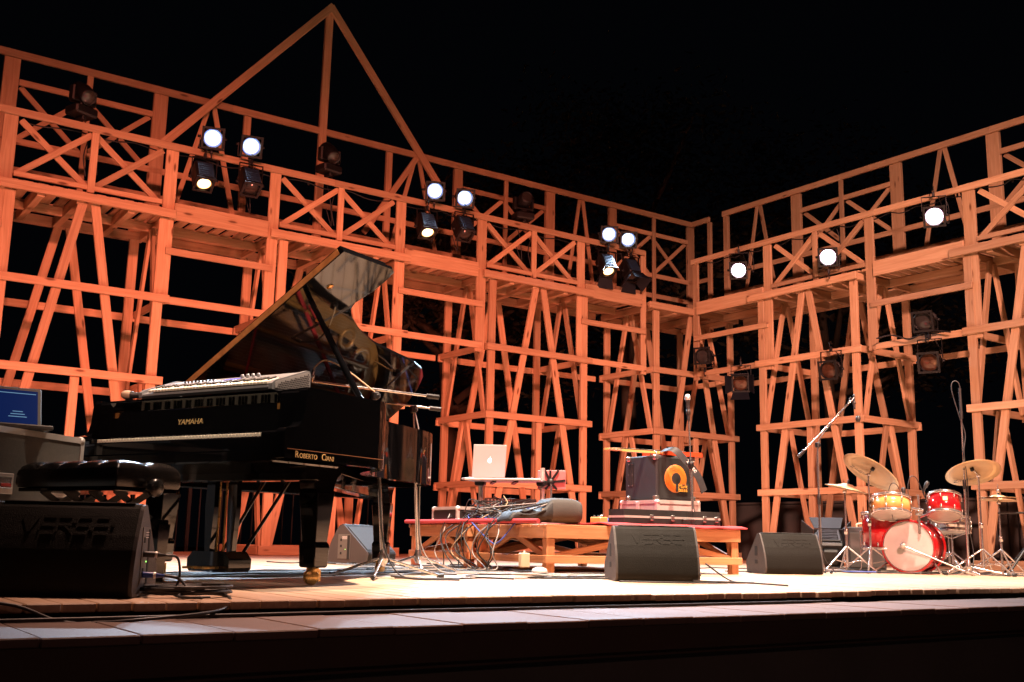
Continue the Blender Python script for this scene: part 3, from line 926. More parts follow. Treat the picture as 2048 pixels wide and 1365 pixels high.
for q in range(51):
    if (51 - q) % 7 in (1, 4): continue
    if bmh is None:
        o = MB().box((0, 0, 0), (.055, .011, .014), None, 0, .002).build('black_key', 'ebony', pi_); bmh = o.data
    else:
        o = link(bpy.data.objects.new('black_key', bmh), pi_)
    o.location = (.113, K0 + (q + 1) * KW, .752)
MB().box((.042, VB / 2, .7285), (.004, 1.224, .004)).build('key_slip_felt', 'felt', pi_)
# fall board with its overhanging lip, shelf above
MB().prism([(.128, .748), (.16, .748), (.20, .925), (.150, .964), (.110, .956), (.158, .908)], 1.236, basis((1, 0, 0), (0, 0, 1), (0, VB / 2 + .618, 0))).build('fall_board', 'lacquer', pi_, bevel=.003)
fb = bpy.data.objects[[o.name for o in pi_.children if o.name.startswith('fall_board')][0]]
for v0 in (.115, VB - .115): MB().box((.165, v0, .86), (.07, .115, .20), None, 0, .01).build('cheek', 'lacquer', pi_)
MB().box((.40, VB / 2, .972), (.42, VB - .125, .018), None, 0, .005).build('top_shelf', 'lacquer', pi_)
X = basis((0, -1, 0), (.1875, 0, 1), (.1405, .80, .832))
text_mb('YAMAHA', .042, .0008, X, sx=1.1).build('maker_lettering', 'gilt', fb)
# gilt line and lettering on the treble side
MB().box((.40, -.0035, .662), (.76, .002, .0028)).build('gilt_line', 'copper', pi_)
X = basis((1, 0, 0), (0, 0, 1), (.075, -.004, .637))
mb = text_mb('R', .046, .0008, X, align='LEFT')
for wtxt, dx, sz in (('OBERTO', .0315, .034), ('C', .196, .046), ('IANI', .226, .034)):
    q = text_mb(wtxt, sz, .0008, basis((1, 0, 0), (0, 0, 1), (.075 + dx, -.004, .637 - (.046 - sz) * .33)), align='LEFT')
    mb.add(q.v, q.f)
mb.build('owner_lettering', 'gilt', pi_)
# inside: soundboard, iron frame, strings, felts, dampers
flat = inset(outline, .06)
MB().prism(flat + [], .012, Matrix.Translation((0, 0, .80))).build('soundboard', 'sound', pi_)
i1, i2 = inset(outline, .062), inset(outline, .20)
MB().ring(i1, i2, .03, Matrix.Translation((0, 0, .875)), 0, False).build('iron_frame', 'gold', pi_, bevel=.006)
pb = MB().box((.52, VB / 2, .895), (.30, VB - .14, .03), None, 0, .006)
pb.build('pin_block', 'gold', pi_)
for (a, b) in (((.62, .30), (1.10, .52)), ((.62, .62), (1.62, .78)), ((.62, .92), (2.38, 1.05)), ((.62, 1.22), (2.5, 1.30)), ((.62, 1.42), (2.46, 1.46))):
    MB().bar((*a, .915), (*b, .905), .035, .05, (0, 0, 1), 0, .01).build('frame_strut', 'gold', pi_)
for (cx, cy, rx) in ((2.28, 1.0, .10), (2.36, 1.25, .09), (2.05, .88, .09)):
    MB().lathe([(rx * .6, 0), (rx, 0), (rx, .02), (rx * .6, .02), (rx * .6, 0)], (cx, cy, .89), (0, 0, 1), 20).build('frame_eye', 'gold', pi_)
st = MB()
for q in range(64):
    v = .12 + q * 1.34 / 63
    L = max([a for a, b in crv if b <= v + .02 and a < 2.45] + [.75]) - .62 - .05 * (v < .5)
    st.tube([(.50, v, .925), (.5 + L, min(1.5, v + .10 * (v / 1.5)), .918)], .0014, 4, 0, False)
tag(st.build('strings', 'steel', pi_), kind='stuff')
MB().bar((.72, .12, .932), (1.0, 1.46, .932), .028, .014, (0, 0, 1), 0, .004).build('red_felt', 'felt', pi_)
MB().bar((1.2, .52, .925), (2.35, 1.42, .925), .03, .012, (0, 0, 1), 0, .004).build('red_felt', 'felt', pi_)
for (a, b) in (((.95, .25), (1.25, 1.40)), ((1.5, .72), (2.30, 1.18)), ((.66, .1), (.70, 1.45))):
    MB().bar((*a, .938), (*b, .936), .018, .010, (0, 0, 1), 0, .003).build('red_felt', 'felt', pi_)
dm, dme = None, None
for q in range(44):
    v = .2 + q * 1.2 / 43
    if dme is None:
        o = MB().box((0, 0, 0), (.09, .018, .03), None, 0, .002).build('damper', 'ebony', pi_); dme = o.data
    else:
        o = link(bpy.data.objects.new('damper', dme), pi_)
    o.location = (.84 + .12 * q / 43, v, .945)
# lid, hinged on the bass side
TH = RAD(31.4)
lid = [(.633, 1.592), (1.09, 1.592), (1.118, 1.575), (1.132, 1.50), (1.130, 1.39), (1.10, 1.26), (1.125, 1.19), (1.21, 1.135), (1.40, 1.045), (1.62, .976), (1.89, .935), (2.16, .90), (2.30, .86), (2.40, .79), (2.50, .655), (2.575, .48), (2.60, .30), (2.57, .12), (2.49, .02), (2.38, 0), (.633, 0)]
Xl = basis((1, 0, 0), (0, -math.cos(TH), math.sin(TH)), (0, VB, ZT + .012))
lo = MB().prism(lid, -.026, Xl).build('lid', 'lacquer', pi_, bevel=.004)
MB().prism([(.633, .02), (.633, 1.585), (1.05, 1.585), (1.05, .02)], -.022, Xl @ Matrix.Translation((0, 0, -.027))).build('front_flap', 'lacquer', lo, bevel=.004)
MB().prism([(.6285, .03), (.6285, 1.56), (.6325, 1.56), (.6325, .03)], -.036, Xl @ Matrix.Translation((0, 0, -.006))).build('edge_highlight', 'edge_sheen', lo)  # thin strip added to carry the painted highlight along the black lid's edge
for (a, b) in ((.80, 1.32), (.98, 1.05), (1.3, .55)):
    MB().lathe([(0, .006), (.018, .005), (.022, 0)], Xl @ Vector((a, b, .001)), Xl.to_3x3() @ Vector((0, 0, 1)), 14).build('bumper', 'brass', lo)
MB().tube([(.70, .075, .93), Xl @ Vector((.76, 1.19, .006))], [.020, .016], 12).build('prop_stick', 'lacquer', pi_)
MB().box((.70, .07, .95), (.10, .03, .07), None, 0, .006).build('prop_block', 'lacquer', pi_)
for a in (.8, 1.6, 2.2): MB().tube([(a - .06, VB + .004, ZT + .012), (a + .06, VB + .004, ZT + .012)], .009, 8).build('hinge', 'brass', pi_)
# under the case
for (a, b) in (((.40, .15, .575), (.40, 1.45, .575)), ((.45, .2, .56), (2.1, 1.1, .56)), ((.45, 1.4, .56), (2.3, 1.2, .56))):
    MB().bar(a, b, .10, .09, (0, 0, 1), 0, .006).build('under_beam', 'lacquer', pi_)


def piano_leg(u, v, rz):
    X = Matrix.Translation((u, v, 0)) @ Matrix.Rotation(rz, 4, 'Z')
    m = MB()
    prof = [(-.165, .615), (.165, .615), (.165, .598), (.125, .580), (.095, .555), (.078, .52), (.07, .49), (-.07, .49), (-.078, .52), (-.095, .555), (-.125, .58), (-.165, .598)]
    Y = X @ basis((1, 0, 0), (0, 0, 1), (0, .055, 0))
    m.prism(prof, .11, Y)
    m.build('leg_bracket', 'lacquer', pi_, bevel=.004)
    m = MB()
    zs = [(.49, .062), (.47, .066), (.22, .047), (.205, .056), (.19, .056), (.095, .052), (.088, .045)]
    vs, fs = [], []
    for z, h in zs:
        vs += [(-h, -h, z), (h, -h, z), (h, h, z), (-h, h, z)]
    for i in range(len(zs) - 1):
        for q in range(4): fs.append((i * 4 + q, i * 4 + (q + 1) % 4, i * 4 + 4 + (q + 1) % 4, i * 4 + 4 + q))
    fs += [(0, 1, 2, 3), tuple(len(vs) - 4 + q for q in range(4))]
    m.add(vs, fs, 0, False, X)
    lg = m.build('leg', 'lacquer', pi_, bevel=.004)
    c = MB()
    c.lathe([(.0, -.019), (.034, -.019), (.040, -.013), (.040, .013), (.034, .019), (0, .019)], X @ Vector((-.012, 0, .040)), X.to_3x3() @ Vector((.5, 1, 0)), 24)
    c.build('caster_wheel', 'brass', lg)
    MB().box((-.002, 0, .076), (.05, .055, .026), X, 0, .006).box((.022, .018, .05), (.03, .008, .06), X).box((.022, -.018, .05), (.03, .008, .06), X).build('caster_fork', 'brass', lg)


piano_leg(.50, .21, 0)
piano_leg(.52, 1.38, 0)
piano_leg(2.24, 1.10, .5)
# pedal lyre
pbx = MB().prism([(-.14, .045), (.14, .045), (.16, .065), (.16, .115), (.12, .155), (-.12, .155), (-.16, .115), (-.16, .065)], .17, basis((0, 1, 0), (0, 0, 1), (.46, .93, 0))).build('pedal_box', 'lacquer', pi_, bevel=.004)
for s in (-1, 1):
    MB().prism([(-.02, .155), (.02, .155), (.035, .40), (.03, .56), (-.03, .56), (-.035, .40)], .035, basis((0, 1, 0), (0, 0, 1), (.53, .93 + s * .085, 0))).build('lyre_pillar', 'lacquer', pi_, bevel=.004)
for s in (-.025, .025): MB().tube([(.545, .93 + s, .15), (.545, .93 + s, .58)], .006, 6).build('pedal_rod', 'brass', pi_)
for s in (-.075, 0, .075):
    MB().prism([(0, -.012), (.085, -.016), (.105, -.008), (.105, .008), (.085, .016), (0, .012)], .012, basis((-1, 0, 0), (0, -1, 0), (.46, .93 + s, .062))).build('pedal', 'brass', pbx, bevel=.003)
for s in (-1, 1): MB().tube([(.62, .93 + s * .08, .12), (.98, .93 + s * .10, .58)], .010, 8).build('lyre_brace', 'lacquer', pi_)

# ------------------------------------------------------------------ electronic keyboard lying on the piano
ek = thing('stage_keyboard', 'silver electronic keyboard lying on top of the grand piano', 'keyboard', pw(.175, .262, .984), PH - .01)
EL, tilt = 1.0, RAD(16)
Xe = Matrix.Rotation(-tilt, 4, 'Y')
MB().prism([(0, 0), (0, .016), (.006, .030), (.135, .044), (.145, .066), (.36, .072), (.372, .060), (.372, .01), (.36, 0)], EL - .05, Xe @ basis((1, 0, 0), (0, 0, 1), (0, EL - .025, 0))).build('body', 'kbd', ek, bevel=.004)
MB().box((-.002, EL / 2, .006), (.006, EL - .052, .020), Xe).build('front_rail', 'black', ek)
for v0, w in ((.0, .025), (EL - .025, .025)):
    MB().prism([(-.006, .0), (-.010, .042), (.02, .066), (.33, .176), (.358, .176), (.372, .155), (.372, .006), (.36, 0)], w, basis((1, 0, 0), (0, 0, 1), (0, v0 + w, 0))).build('end_cheek', 'kbd', ek, bevel=.006)
gm = MB().prism([(.02, .012), (.02, .050), (.04, .062), (.335, .165), (.352, .163), (.360, .14), (.358, .012)], .003, basis((1, 0, 0), (0, 0, 1), (0, -.0005, 0)))
gm.build('side_mesh', 'pale_lam', ek)
hole, r_ = None, 0
for r_ in range(9):
    for c_ in range(20):
        a = .045 + c_ * .0155 + (r_ % 2) * .0078; b = .024 + r_ * .0155
        if b > .042 + (a - .03) * .345 or a > .352: continue
        if hole is None:
            hole = MB().lathe([(0, .0), (.0052, .0), (.0045, .001)], (0, 0, 0), (0, -1, 0), 6).build('mesh_hole', 'dark', ek); o = hole
        else:
            o = link(bpy.data.objects.new('mesh_hole', hole.data), ek)
        o.matrix_basis = Matrix.Translation((a, -.0042, b))
wk, bk = None, None
NK = 36
kw = (EL - .11) / NK
for q in range(NK):
    if wk is None:
        o = MB().box((0, 0, 0), (.128, kw - .0016, .018), None, 0, .002).build('white_key', 'ivory', ek); wk = o.data
    else: o = link(bpy.data.objects.new('white_key', wk), ek)
    o.matrix_basis = Xe @ Matrix.Translation((.068, .035 + (q + .5) * kw, .052)) @ Matrix.Rotation(RAD(-4), 4, 'Y')
    if q and q % 7 not in (2, 6):
        if bk is None:
            o = MB().box((0, 0, 0), (.08, .012, .014), None, 0, .002).build('black_key', 'ebony', ek); bk = o.data
        else: o = link(bpy.data.objects.new('black_key', bk), ek)
        o.matrix_basis = Xe @ Matrix.Translation((.093, .035 + q * kw, .068)) @ Matrix.Rotation(RAD(-4), 4, 'Y')
for q in range(4):
    o = MB().lathe([(0, .030), (.008, .030), (.011, .022), (.012, 0)], (0, 0, 0), (0, 0, 1), 12).build('knob', 'silver', ek)
    o.matrix_basis = Xe @ Matrix.Translation((.27, .28 + q * .04, .068))
for q in range(9):
    o = MB().box((0, 0, 0), (.012, .008, .018), None, 0, .002).build('slider', 'ebony', ek)
    o.matrix_basis = Xe @ Matrix.Translation((.24, .60 + q * .028, .074))
o = MB().box((0, 0, 0), (.06, .10, .004)).build('display', 'lcd', ek)
o.matrix_basis = Xe @ Matrix.Translation((.25, .46, .0705))

ek.scale = (.76, 1, .74)

# handheld microphone lying by the keyboard
def handheld(parent, X, ball='micball', name=True):
    MB().lathe([(0, .0), (.011, .002), (.012, .02), (.017, .13), (.0175, .17), (.024, .185), (.024, .19)], X.translation, X.to_3x3() @ Vector((0, 0, 1)), 16).build('mic_body', 'black', parent)
    MB().lathe([(.024, .19), (.0265, .205), (.0265, .215), (.024, .232), (.016, .244), (0, .248)], X.translation, X.to_3x3() @ Vector((0, 0, 1)), 18).build('mic_grille', ball, parent)


hm = thing('handheld_microphone', 'microphone with a tan head lying on the left end of the piano', 'microphone', pw(.28, 1.30, .985), PH)
X = basis((0, 0, 1), (1, 0, 0), (0, 0, .028)); X = Matrix.Translation((.05, -.06, .028)) @ Matrix.Rotation(RAD(-88), 4, Vector((1, .45, 0)).normalized())
handheld(hm, X, 'tan')
MB().box((.06, -.02, .006), (.10, .12, .012), None, 0, .004).build('rest', 'black', hm)

# ------------------------------------------------------------------ piano bench
be = thing('piano_bench', 'black tufted leather piano bench with a round side knob', 'bench', pw(-.43, .775, 0), PH)
bw, bd = .70, .37
nx, ny = 101, 41
vs, fs = [], []
for a in range(nx):
    for b in range(ny):
        s = a / (nx - 1) * 2 - 1; q = b / (ny - 1) * 2 - 1
        fx = ((s + 1) * 2.5) % 1.0 if a < nx - 1 else 1.0
        fy = (q + 1) % 1.0 if b < ny - 1 else 1.0
        tx = math.sqrt(max(0, 1 - (2 * fx - 1) ** 2)); ty = math.sqrt(max(0, 1 - (2 * fy - 1) ** 2))
        edge = max(0, 1 - max(abs(s) ** 10, abs(q) ** 6))
        h = .016 * edge ** .4 + .026 * tx * (.35 + .65 * ty) * edge ** .3
        vs.append((q * bd / 2 * (1 - .02 * abs(s) ** 8), s * bw / 2, .535 + h))
for a in range(nx - 1):
    for b in range(ny - 1): fs.append((a * ny + b, a * ny + b + 1, (a + 1) * ny + b + 1, (a + 1) * ny + b))
m = MB().add(vs, fs, 0, True)
ring0 = [a * ny for a in range(nx)] + [(nx - 1) * ny + b for b in range(1, ny)] + [a * ny + ny - 1 for a in range(nx - 2, -1, -1)] + [b for b in range(ny - 2, 0, -1)]
sv = []
for lev, (z, g) in enumerate(((.535, 1.0), (.515, 1.03), (.47, 1.035), (.452, 1.0))):
    for i in ring0: sv.append((vs[i][0] * g, vs[i][1] * (1 + (g - 1) * .5), z))
n = len(ring0)
m.add(sv, [(l * n + i, l * n + (i + 1) % n, (l + 1) * n + (i + 1) % n, (l + 1) * n + i) for l in range(3) for i in range(n)], 0, True)
m.build('cushion', 'leather', be)
MB().box((0, 0, .44), (bd - .01, bw - .01, .018), None, 0, .004).build('seat_frame', 'lacquer', be)
for sx in (-1, 1):
    for sy in (-1, 1):
        m = MB()
        zs = [(.29, .035), (.15, .028), (0, .022)]
        vv = []
        for z, h in zs: vv += [(-h, -h, z), (h, -h, z), (h, h, z), (-h, h, z)]
        m.add(vv, [(i * 4 + q, i * 4 + (q + 1) % 4, i * 4 + 4 + (q + 1) % 4, i * 4 + 4 + q) for i in range(2) for q in range(4)] + [(0, 1, 2, 3), (8, 9, 10, 11)])
        m.build('leg', 'lacquer', be, (sx * .13, sy * .30, 0))
MB().box((0, 0, .285), (bd - .04, bw - .05, .05), None, 0, .005).build('lower_frame', 'lacquer', be)
for sy in (-.26, -.09, .09, .26):
    MB().bar((-.12, sy, .31), (.10, sy, .44), .03, .008, (0, 1, 0)).build('scissor_arm', 'iron', be)
    MB().bar((.12, sy + .012, .31), (-.10, sy + .012, .44), .03, .008, (0, 1, 0)).build('scissor_arm', 'iron', be)
MB().tube([(0, -.33, .452), (0, -.385, .452)], .01, 8).build('knob_shaft', 'chrome', be)
MB().lathe([(0, 0), (.03, .0), (.042, .012), (.042, .03), (.03, .04), (0, .042)], (0, -.38, .452), (0, -1, 0), 20).build('knob', 'ebony', be)

# ================================================================== FLIGHT CASE WITH LAPTOP, LEFT
def flight_case(name, label, loc, rz, size, face, edge=.028, latch=True, group=None):
    w, d, h = size
    t = thing(name, label, 'flight case', loc, rz, group)
    MB().box((w / 2, d / 2, h / 2), (w - .006, d - .006, h - .006)).build('panel', face, t)
    e = edge
    for (a, b) in (((0, 0, 0), (w, 0, 0)), ((0, 0, h), (w, 0, h)), ((0, d, h), (w, d, h)), ((0, d, 0), (w, d, 0)), ((0, 0, 0), (0, d, 0)), ((w, 0, 0), (w, d, 0)), ((0, 0, h), (0, d, h)), ((w, 0, h), (w, d, h)), ((0, 0, 0), (0, 0, h)), ((w, 0, 0), (w, 0, h)), ((0, d, 0), (0, d, h)), ((w, d, 0), (w, d, h))):
        a, b = Vector(a), Vector(b)
        c = Vector((w / 2, d / 2, h / 2))
        s = lambda v: v + (c - v).normalized() * 0.0
        m = MB()
        dv = (b - a).normalized()
        for ax in range(3):
            if abs(dv[ax]) > .5: continue
            n = Vector((0, 0, 0)); n[ax] = 1 if a[ax] > c[ax] else -1
            o = [k for k in range(3) if k != ax and abs(dv[k]) < .5][0]
            off = Vector((0, 0, 0)); off[o] = (-1 if a[o] > c[o] else 1) * e / 2
            m.bar(a + off + n * .001 + dv * .004, b + off + n * .001 - dv * .004, e, .004, n)
        m.build('edge_extrusion', 'alu', t)
    for a in (0, w):
        for b in (0, d):
            for q in (0, h):
                MB().lathe([(0, .026), (.016, .022), (.025, .008), (.027, 0), (.025, -.008), (.016, -.022), (0, -.026)], (a + (.016 if a == 0 else -.016), b + (.016 if b == 0 else -.016), q + (.016 if q == 0 else -.016)), (0, 0, 1), 14).build('ball_corner', 'alu', t)
    return t


fc = flight_case('flight_case', 'tall grey flight case with metal edges behind the piano bench', (.856, 5.575, 0), RAD(41), (.80, .42, .742), 'laminate')
for q in (.20, .62):
    MB().box((q, -.004, .47), (.13, .008, .10), None, 0, .003).build('latch_plate', 'alu', fc)
    MB().box((q, -.012, .475), (.085, .008, .055), None, 0, .003).build('latch_dish', 'chrome', fc)
    MB().box((q, -.017, .462), (.07, .006, .016), None, 0, .002).build('latch_label', 'case_red', fc)
lt = thing('open_laptop', 'open grey laptop with a blue screen on the tall flight case', 'laptop', (1.045, 5.90, .748), RAD(2))
MB().box((0, 0, .012), (.36, .25, .022), None, 0, .005).build('base', 'laminate', lt)
X = Matrix.Translation((0, .12, .022)) @ Matrix.Rotation(RAD(-20), 4, 'X')
ss = MB().box((0, 0, .115), (.36, .012, .235), X, 0, .006).build('screen_shell', 'laminate', lt)
MB().box((0, -.0075, .118), (.318, .003, .19), X).build('screen', 'screen', ss)
for q in range(3): MB().box((.06, -.0095, .06 + q * .015 - (q == 2) * .0), (.09 - .02 * q, .001, .004), X).build('screen_line', 'screen_line', ss)
MB().box((0, -.0095, .195), (.30, .001, .004), X).build('screen_line', 'screen_line', ss)
MB().box((.0, -.02, .0235), (.30, .12, .002)).build('laptop_keys', 'ebony', lt)

# ================================================================== WEDGE MONITORS
_curve = [tuple(p[:2]) for p in smooth_path([(.03, 0, 0), (.014, .03, 0), (.012, .07, 0), (.03, .16, 0), (.060, .235, 0)], 4)]
WP = _curve + [(.100, .310), (.118, .340), (.132, .356), (.148, .362), (.168, .362), (.182, .354), (.43, .115), (.44, .095), (.425, 0)]


def wedge(label, loc, rz, w=.54, holes=0, panel=0, s=1.0):
    t = thing('wedge_monitor', label, 'monitor', loc, rz, 'wedge monitors on the stage')
    cb = MB().prism(WP, w - .03, basis((0, 1, 0), (0, 0, 1), (-(w / 2 - .015), 0, 0))).build('cabinet', 'cab', t, bevel=.003)
    for sx in (-1, 1):
        x0 = -w / 2 if sx < 0 else w / 2 - .015
        P = [((a - .2) * .985 + .2, (b - .17) * .985 + .17) for a, b in WP]
        MB().prism(P, .015, basis((0, 1, 0), (0, 0, 1), (x0, 0, 0))).build('side_panel', 'cabside', t, bevel=.002)
    Xg = basis((1, 0, 0), (0, .248, -.239), (0, .306, .237))
    MB().box((0, 0, 0), (w - .06, .30, .006), Xg, 0, .003).build('front_grille', 'grille', t)
    MB().box((0, .146, .363), (w - .08, .03, .004), None, 0, .002).build('top_groove', 'black', t)
    n = Vector((0, -.88, .477))
    c = Vector((0, .080, .2735)) + n * .0015
    X = basis((1, 0, 0), (0, .477, .88), c)
    mb = MB()
    H, tk, lw = .066, .0075, .058
    x = -.158
    def seg(a, b):
        A = X @ Vector((a[0], a[1], 0)); B = X @ Vector((b[0], b[1], 0))
        mb.bar(A, B, tk, .0014, n)
    for ch in 'VERSE':
        y0, y1, ym = -H / 2, H / 2, 0
        if ch == 'V': seg((x, y1), (x + lw / 2, y0)); seg((x + lw / 2, y0), (x + lw, y1))
        if ch == 'E': seg((x + .012, y1), (x + lw, y1)); seg((x + .006, ym), (x + lw, ym)); seg((x + .012, y0), (x + lw, y0)); seg((x, y0 + .008), (x, -.006))
        if ch == 'R': seg((x, y1), (x + lw - .01, y1)); seg((x + lw, y1 - .01), (x + lw, ym + .008)); seg((x + .004, ym), (x + lw - .008, ym)); seg((x, y0), (x, y1 - .012)); seg((x + lw * .5, ym - .006), (x + lw, y0))
        if ch == 'S': seg((x + .01, y1), (x + lw, y1)); seg((x, y1 - .01), (x, ym + .008)); seg((x + .008, ym), (x + lw - .008, ym)); seg((x + lw, ym - .008), (x + lw, y0 + .01)); seg((x, y0), (x + lw - .01, y0))
        x += lw + .009
    mb.bar(X @ Vector((x + .002, .004, 0)), X @ Vector((x + .012, -.004, 0)), .007, .003, n)
    mb.build('embossed_lettering', 'cab', cb)
    if holes:
        for z, hz in ((.20, .085), (.105, .035)):
            MB().box((holes * (w / 2 + .0005), .21, z), (.004, .055, hz), None, 0, .001).build('handle_slot', 'dark', t)
    if panel:
        xs = panel * (w / 2 + .001)
        cn = MB().box((xs, .185, .16), (.004, .125, .22), None, 0, .001).build('connector_panel', 'laminate', t)
        MB().box((xs + panel * .002, .232, .155), (.004, .026, .215)).build('panel_slot', 'dark', cn)
        for z in (.10, .165, .22): MB().box((xs + panel * .003, .155, z), (.003, .018, .022), None, 0, .001).build('socket', 'dark', cn)
        for z in (.25, .24, .23): MB().box((xs + panel * .003, .19, z), (.002, .05, .003)).build('panel_print', 'white', cn)
        MB().lathe([(0, .004), (.003, .003), (.003, 0)], (xs + panel * .002, .20, .135), (panel, 0, 0), 8).build('status_light', 'led', t)
    return t


w1 = wedge('large black wedge monitor in the near left corner', (.985, 4.40, 0), RAD(-29), .58, 0, 1)
wedge('grey wedge monitor on the floor behind the piano legs', (4.66, 9.38, 0), RAD(-146), .56, 0, 1)
wedge('wedge monitor in front of the wooden riser', (4.905, 5.27, 0), RAD(-30), .56, -1)
wedge('wedge monitor between the riser and the drum kit', (7.70, 6.50, 0), RAD(-24), .56, -1)

# plugs and leads on the near wedge (world coordinates from its frame)
def wl(p, th=RAD(-29), o=Vector((.985, 4.40, 0))):
    c, s = math.cos(th), math.sin(th)
    return Vector((o.x + p[0] * c - p[1] * s, o.y + p[0] * s + p[1] * c, p[2]))


def plug(name, label, p, mat, lead):
    o = thing(name, label, 'plug', wl(p), RAD(-29))
    MB().lathe([(0, -.004), (.011, -.004), (.012, .0), (.012, .045), (.008, .06), (.0045, .085), (0, .086)], (0, 0, 0), (1, .25, -.05), 12).build('shell', mat, o)
    MB().lathe([(.0125, .038), (.0135, .040), (.0135, .046), (.0125, .048)], (0, 0, 0), (1, .25, -.05), 12).build('collar', 'alu', o)
    return o


plug('signal_plug', 'black plug in the side of the near wedge monitor', (.296, .16, .165), 'black', None)
plug('power_plug', 'blue power plug low in the side of the near wedge monitor', (.296, .16, .085), 'blue', None)
cable([wl((.375, .178, .162)), wl((.42, .19, .15)), wl((.43, .20, .07)), wl((.42, .14, .015)), wl((.50, .02, .008)), wl((.58, .05, .008))], .005, 'cable', 'black lead drooping from the upper plug of the near wedge monitor')
cable([wl((.375, .178, .082)), wl((.43, .19, .07)), wl((.47, .16, .03)), wl((.46, .05, .008)), wl((.56, -.02, .008))], .006, 'cable', 'black lead curving from the blue plug of the near wedge monitor')
pts = []
for q in range(110):
    a = q / 110 * 2 * math.pi * 5.2
    pts.append(Vector((1.50, 4.40, .008)) + Vector((math.cos(a) * (.17 + .018 * math.sin(q * .37)), math.sin(a) * (.14 + .015 * math.cos(q * .5)), .006 * (q / 20) + .002)))
tag(MB().tube(pts, .0055, 6).build('coiled_cable', 'cable'), 'flat coil of black cable beside the near wedge monitor', 'cable')
cable([(-.2, 4.02, .003), (.4, 4.05, .006), (.75, 4.02, .004), (.95, 3.98, -.06), (1.2, 3.88, -.047), (1.5, 4.0, -.03), (1.62, 4.25, .006), (1.55, 4.45, .01)], .006, 'cable', 'black cable running over the stage edge from the coil')
cable([(-.4, 4.0, -.045), (.5, 3.965, -.047), (1.4, 3.97, -.047), (2.4, 3.99, -.047), (3.4, 3.965, -.047), (5.0, 3.98, -.047)], .006, 'cable', 'long dark cable lying in the gap under the stage edge')

# ================================================================== RISER
RC, RR = Vector((5.0, 6.72, 0)), RAD(-5)


def rw(a, b, z=0.0):
    c, s = math.cos(RR), math.sin(RR)
    return Vector((RC.x + a * c - b * s, RC.y + a * s + b * c, z))


RT = .392


def riser(label, loc, w, d, nlegs, wood_='riser'):
    t = thing('wooden_riser', label, 'riser', loc, RR, 'wooden risers')
    q = 0
    y = 0.0
    while y < d - .02:
        board('deck_board', t, (0, y + .06, RT - .03), (w, y + .06, RT - .03), .117, .028, (0, 0, 1), wood_)
        y += .12
    for (a, b, n) in (((0, .02, .315), (w, .02, .315), (0, -1, 0)), ((0, d - .02, .315), (w, d - .02, .315), (0, 1, 0)), ((.02, .045, .315), (.02, d - .045, .315), (-1, 0, 0)), ((w - .02, .045, .315), (w - .02, d - .045, .315), (1, 0, 0))):
        board('apron', t, a, b, .09, .04, n, wood_)
    for a in (.05, w - .05):
        for b in (.05, d - .05): board('leg', t, (a, b, 0), (a, b, .27), .075, .065, (0, -1, 0), wood_)
    for (a, b, n) in (((-.01, .008, .11), (w + .01, .008, .11), (0, -1, 0)), ((0.008, .03, .11), (.008, d, .11), (-1, 0, 0)), ((w - .008, .03, .11), (w - .008, d, .11), (1, 0, 0)), ((0, d - .01, .11), (w, d - .01, .11), (0, 1, 0))):
        board('stretcher', t, a, b, .06, .03, n, wood_)
    m = w / 2
    for b, n in ((.05, -1), (d - .05, 1)):
        board('brace', t, (.09, b, .13), (m - .05, b, .29), .05, .03, (0, n, 0), wood_)
        board('brace', t, (w - .09, b, .13), (m + .05, b, .29), .05, .03, (0, n, 0), wood_)
    m = d / 2
    for a, n in ((.05, -1), (w - .05, 1)):
        board('brace', t, (a, .09, .13), (a, m - .05, .29), .05, .03, (n, 0, 0), wood_)
        board('brace', t, (a, d - .09, .13), (a, m + .05, .29), .05, .03, (n, 0, 0), wood_)
    return t


riser('front wooden riser, the one carrying the bass amplifier', rw(0.06, -.03), 1.97, 1.16, 2)
riser('rear wooden riser, the one carrying the silver laptop', rw(0, 1.16), 2.0, 1.17, 2)


def cloth(label, x0, x1, y0, y1, seed, over):
    r = random.Random(seed)
    nx, ny = 60, 16
    vs, fs = [], []
    for a in range(nx + 1):
        for b in range(ny + 1):
            s, q = a / nx, b / ny
            x = x0 + (x1 - x0) * s; y = y0 + (y1 - y0) * q
            z = RT - .012 + .004 * math.sin(x * 9 + seed) * math.sin(y * 7) + .006
            if q < .2:
                k = (1 - q / .2)
                y += .006 * math.sin(x * 13 + seed); z += .010 * math.sin(k * math.pi) + .006 * abs(math.sin(x * 11 + seed)) * k - over * k ** 2
            vs.append(rw(x, y, z)); 
    for a in range(nx):
        for b in range(ny): fs.append((a * (ny + 1) + b, (a + 1) * (ny + 1) + b, (a + 1) * (ny + 1) + b + 1, a * (ny + 1) + b + 1))
    o = MB().add(vs, fs, 0, True).build('red_cloth', 'cloth')
    sm = o.modifiers.new('thick', 'SOLIDIFY'); sm.thickness = .012; sm.offset = 1
    tag(o, label, 'cloth', 'red cloths on the risers')


cloth('red cloth spread on the front riser', .62, 2.08, -.06, 1.12, 1, .012)
cloth('red cloth spread on the rear riser', -.04, 1.98, 1.2, 2.34, 4, .01)
o = MB().tube(smooth_path([rw(-.03, 2.36, RT + .012), rw(-.035, 1.8, RT + .01), rw(-.03, 1.2, RT + .012), rw(-.02, .55, RT + .010), rw(.0, .0, RT + .008)], 6), .018, 8).build('rolled_cloth_hem', 'cloth')
tag(o, 'rolled red cloth hem along the left side of the riser', 'cloth', 'red cloths on the risers')

RZ = RT + .004
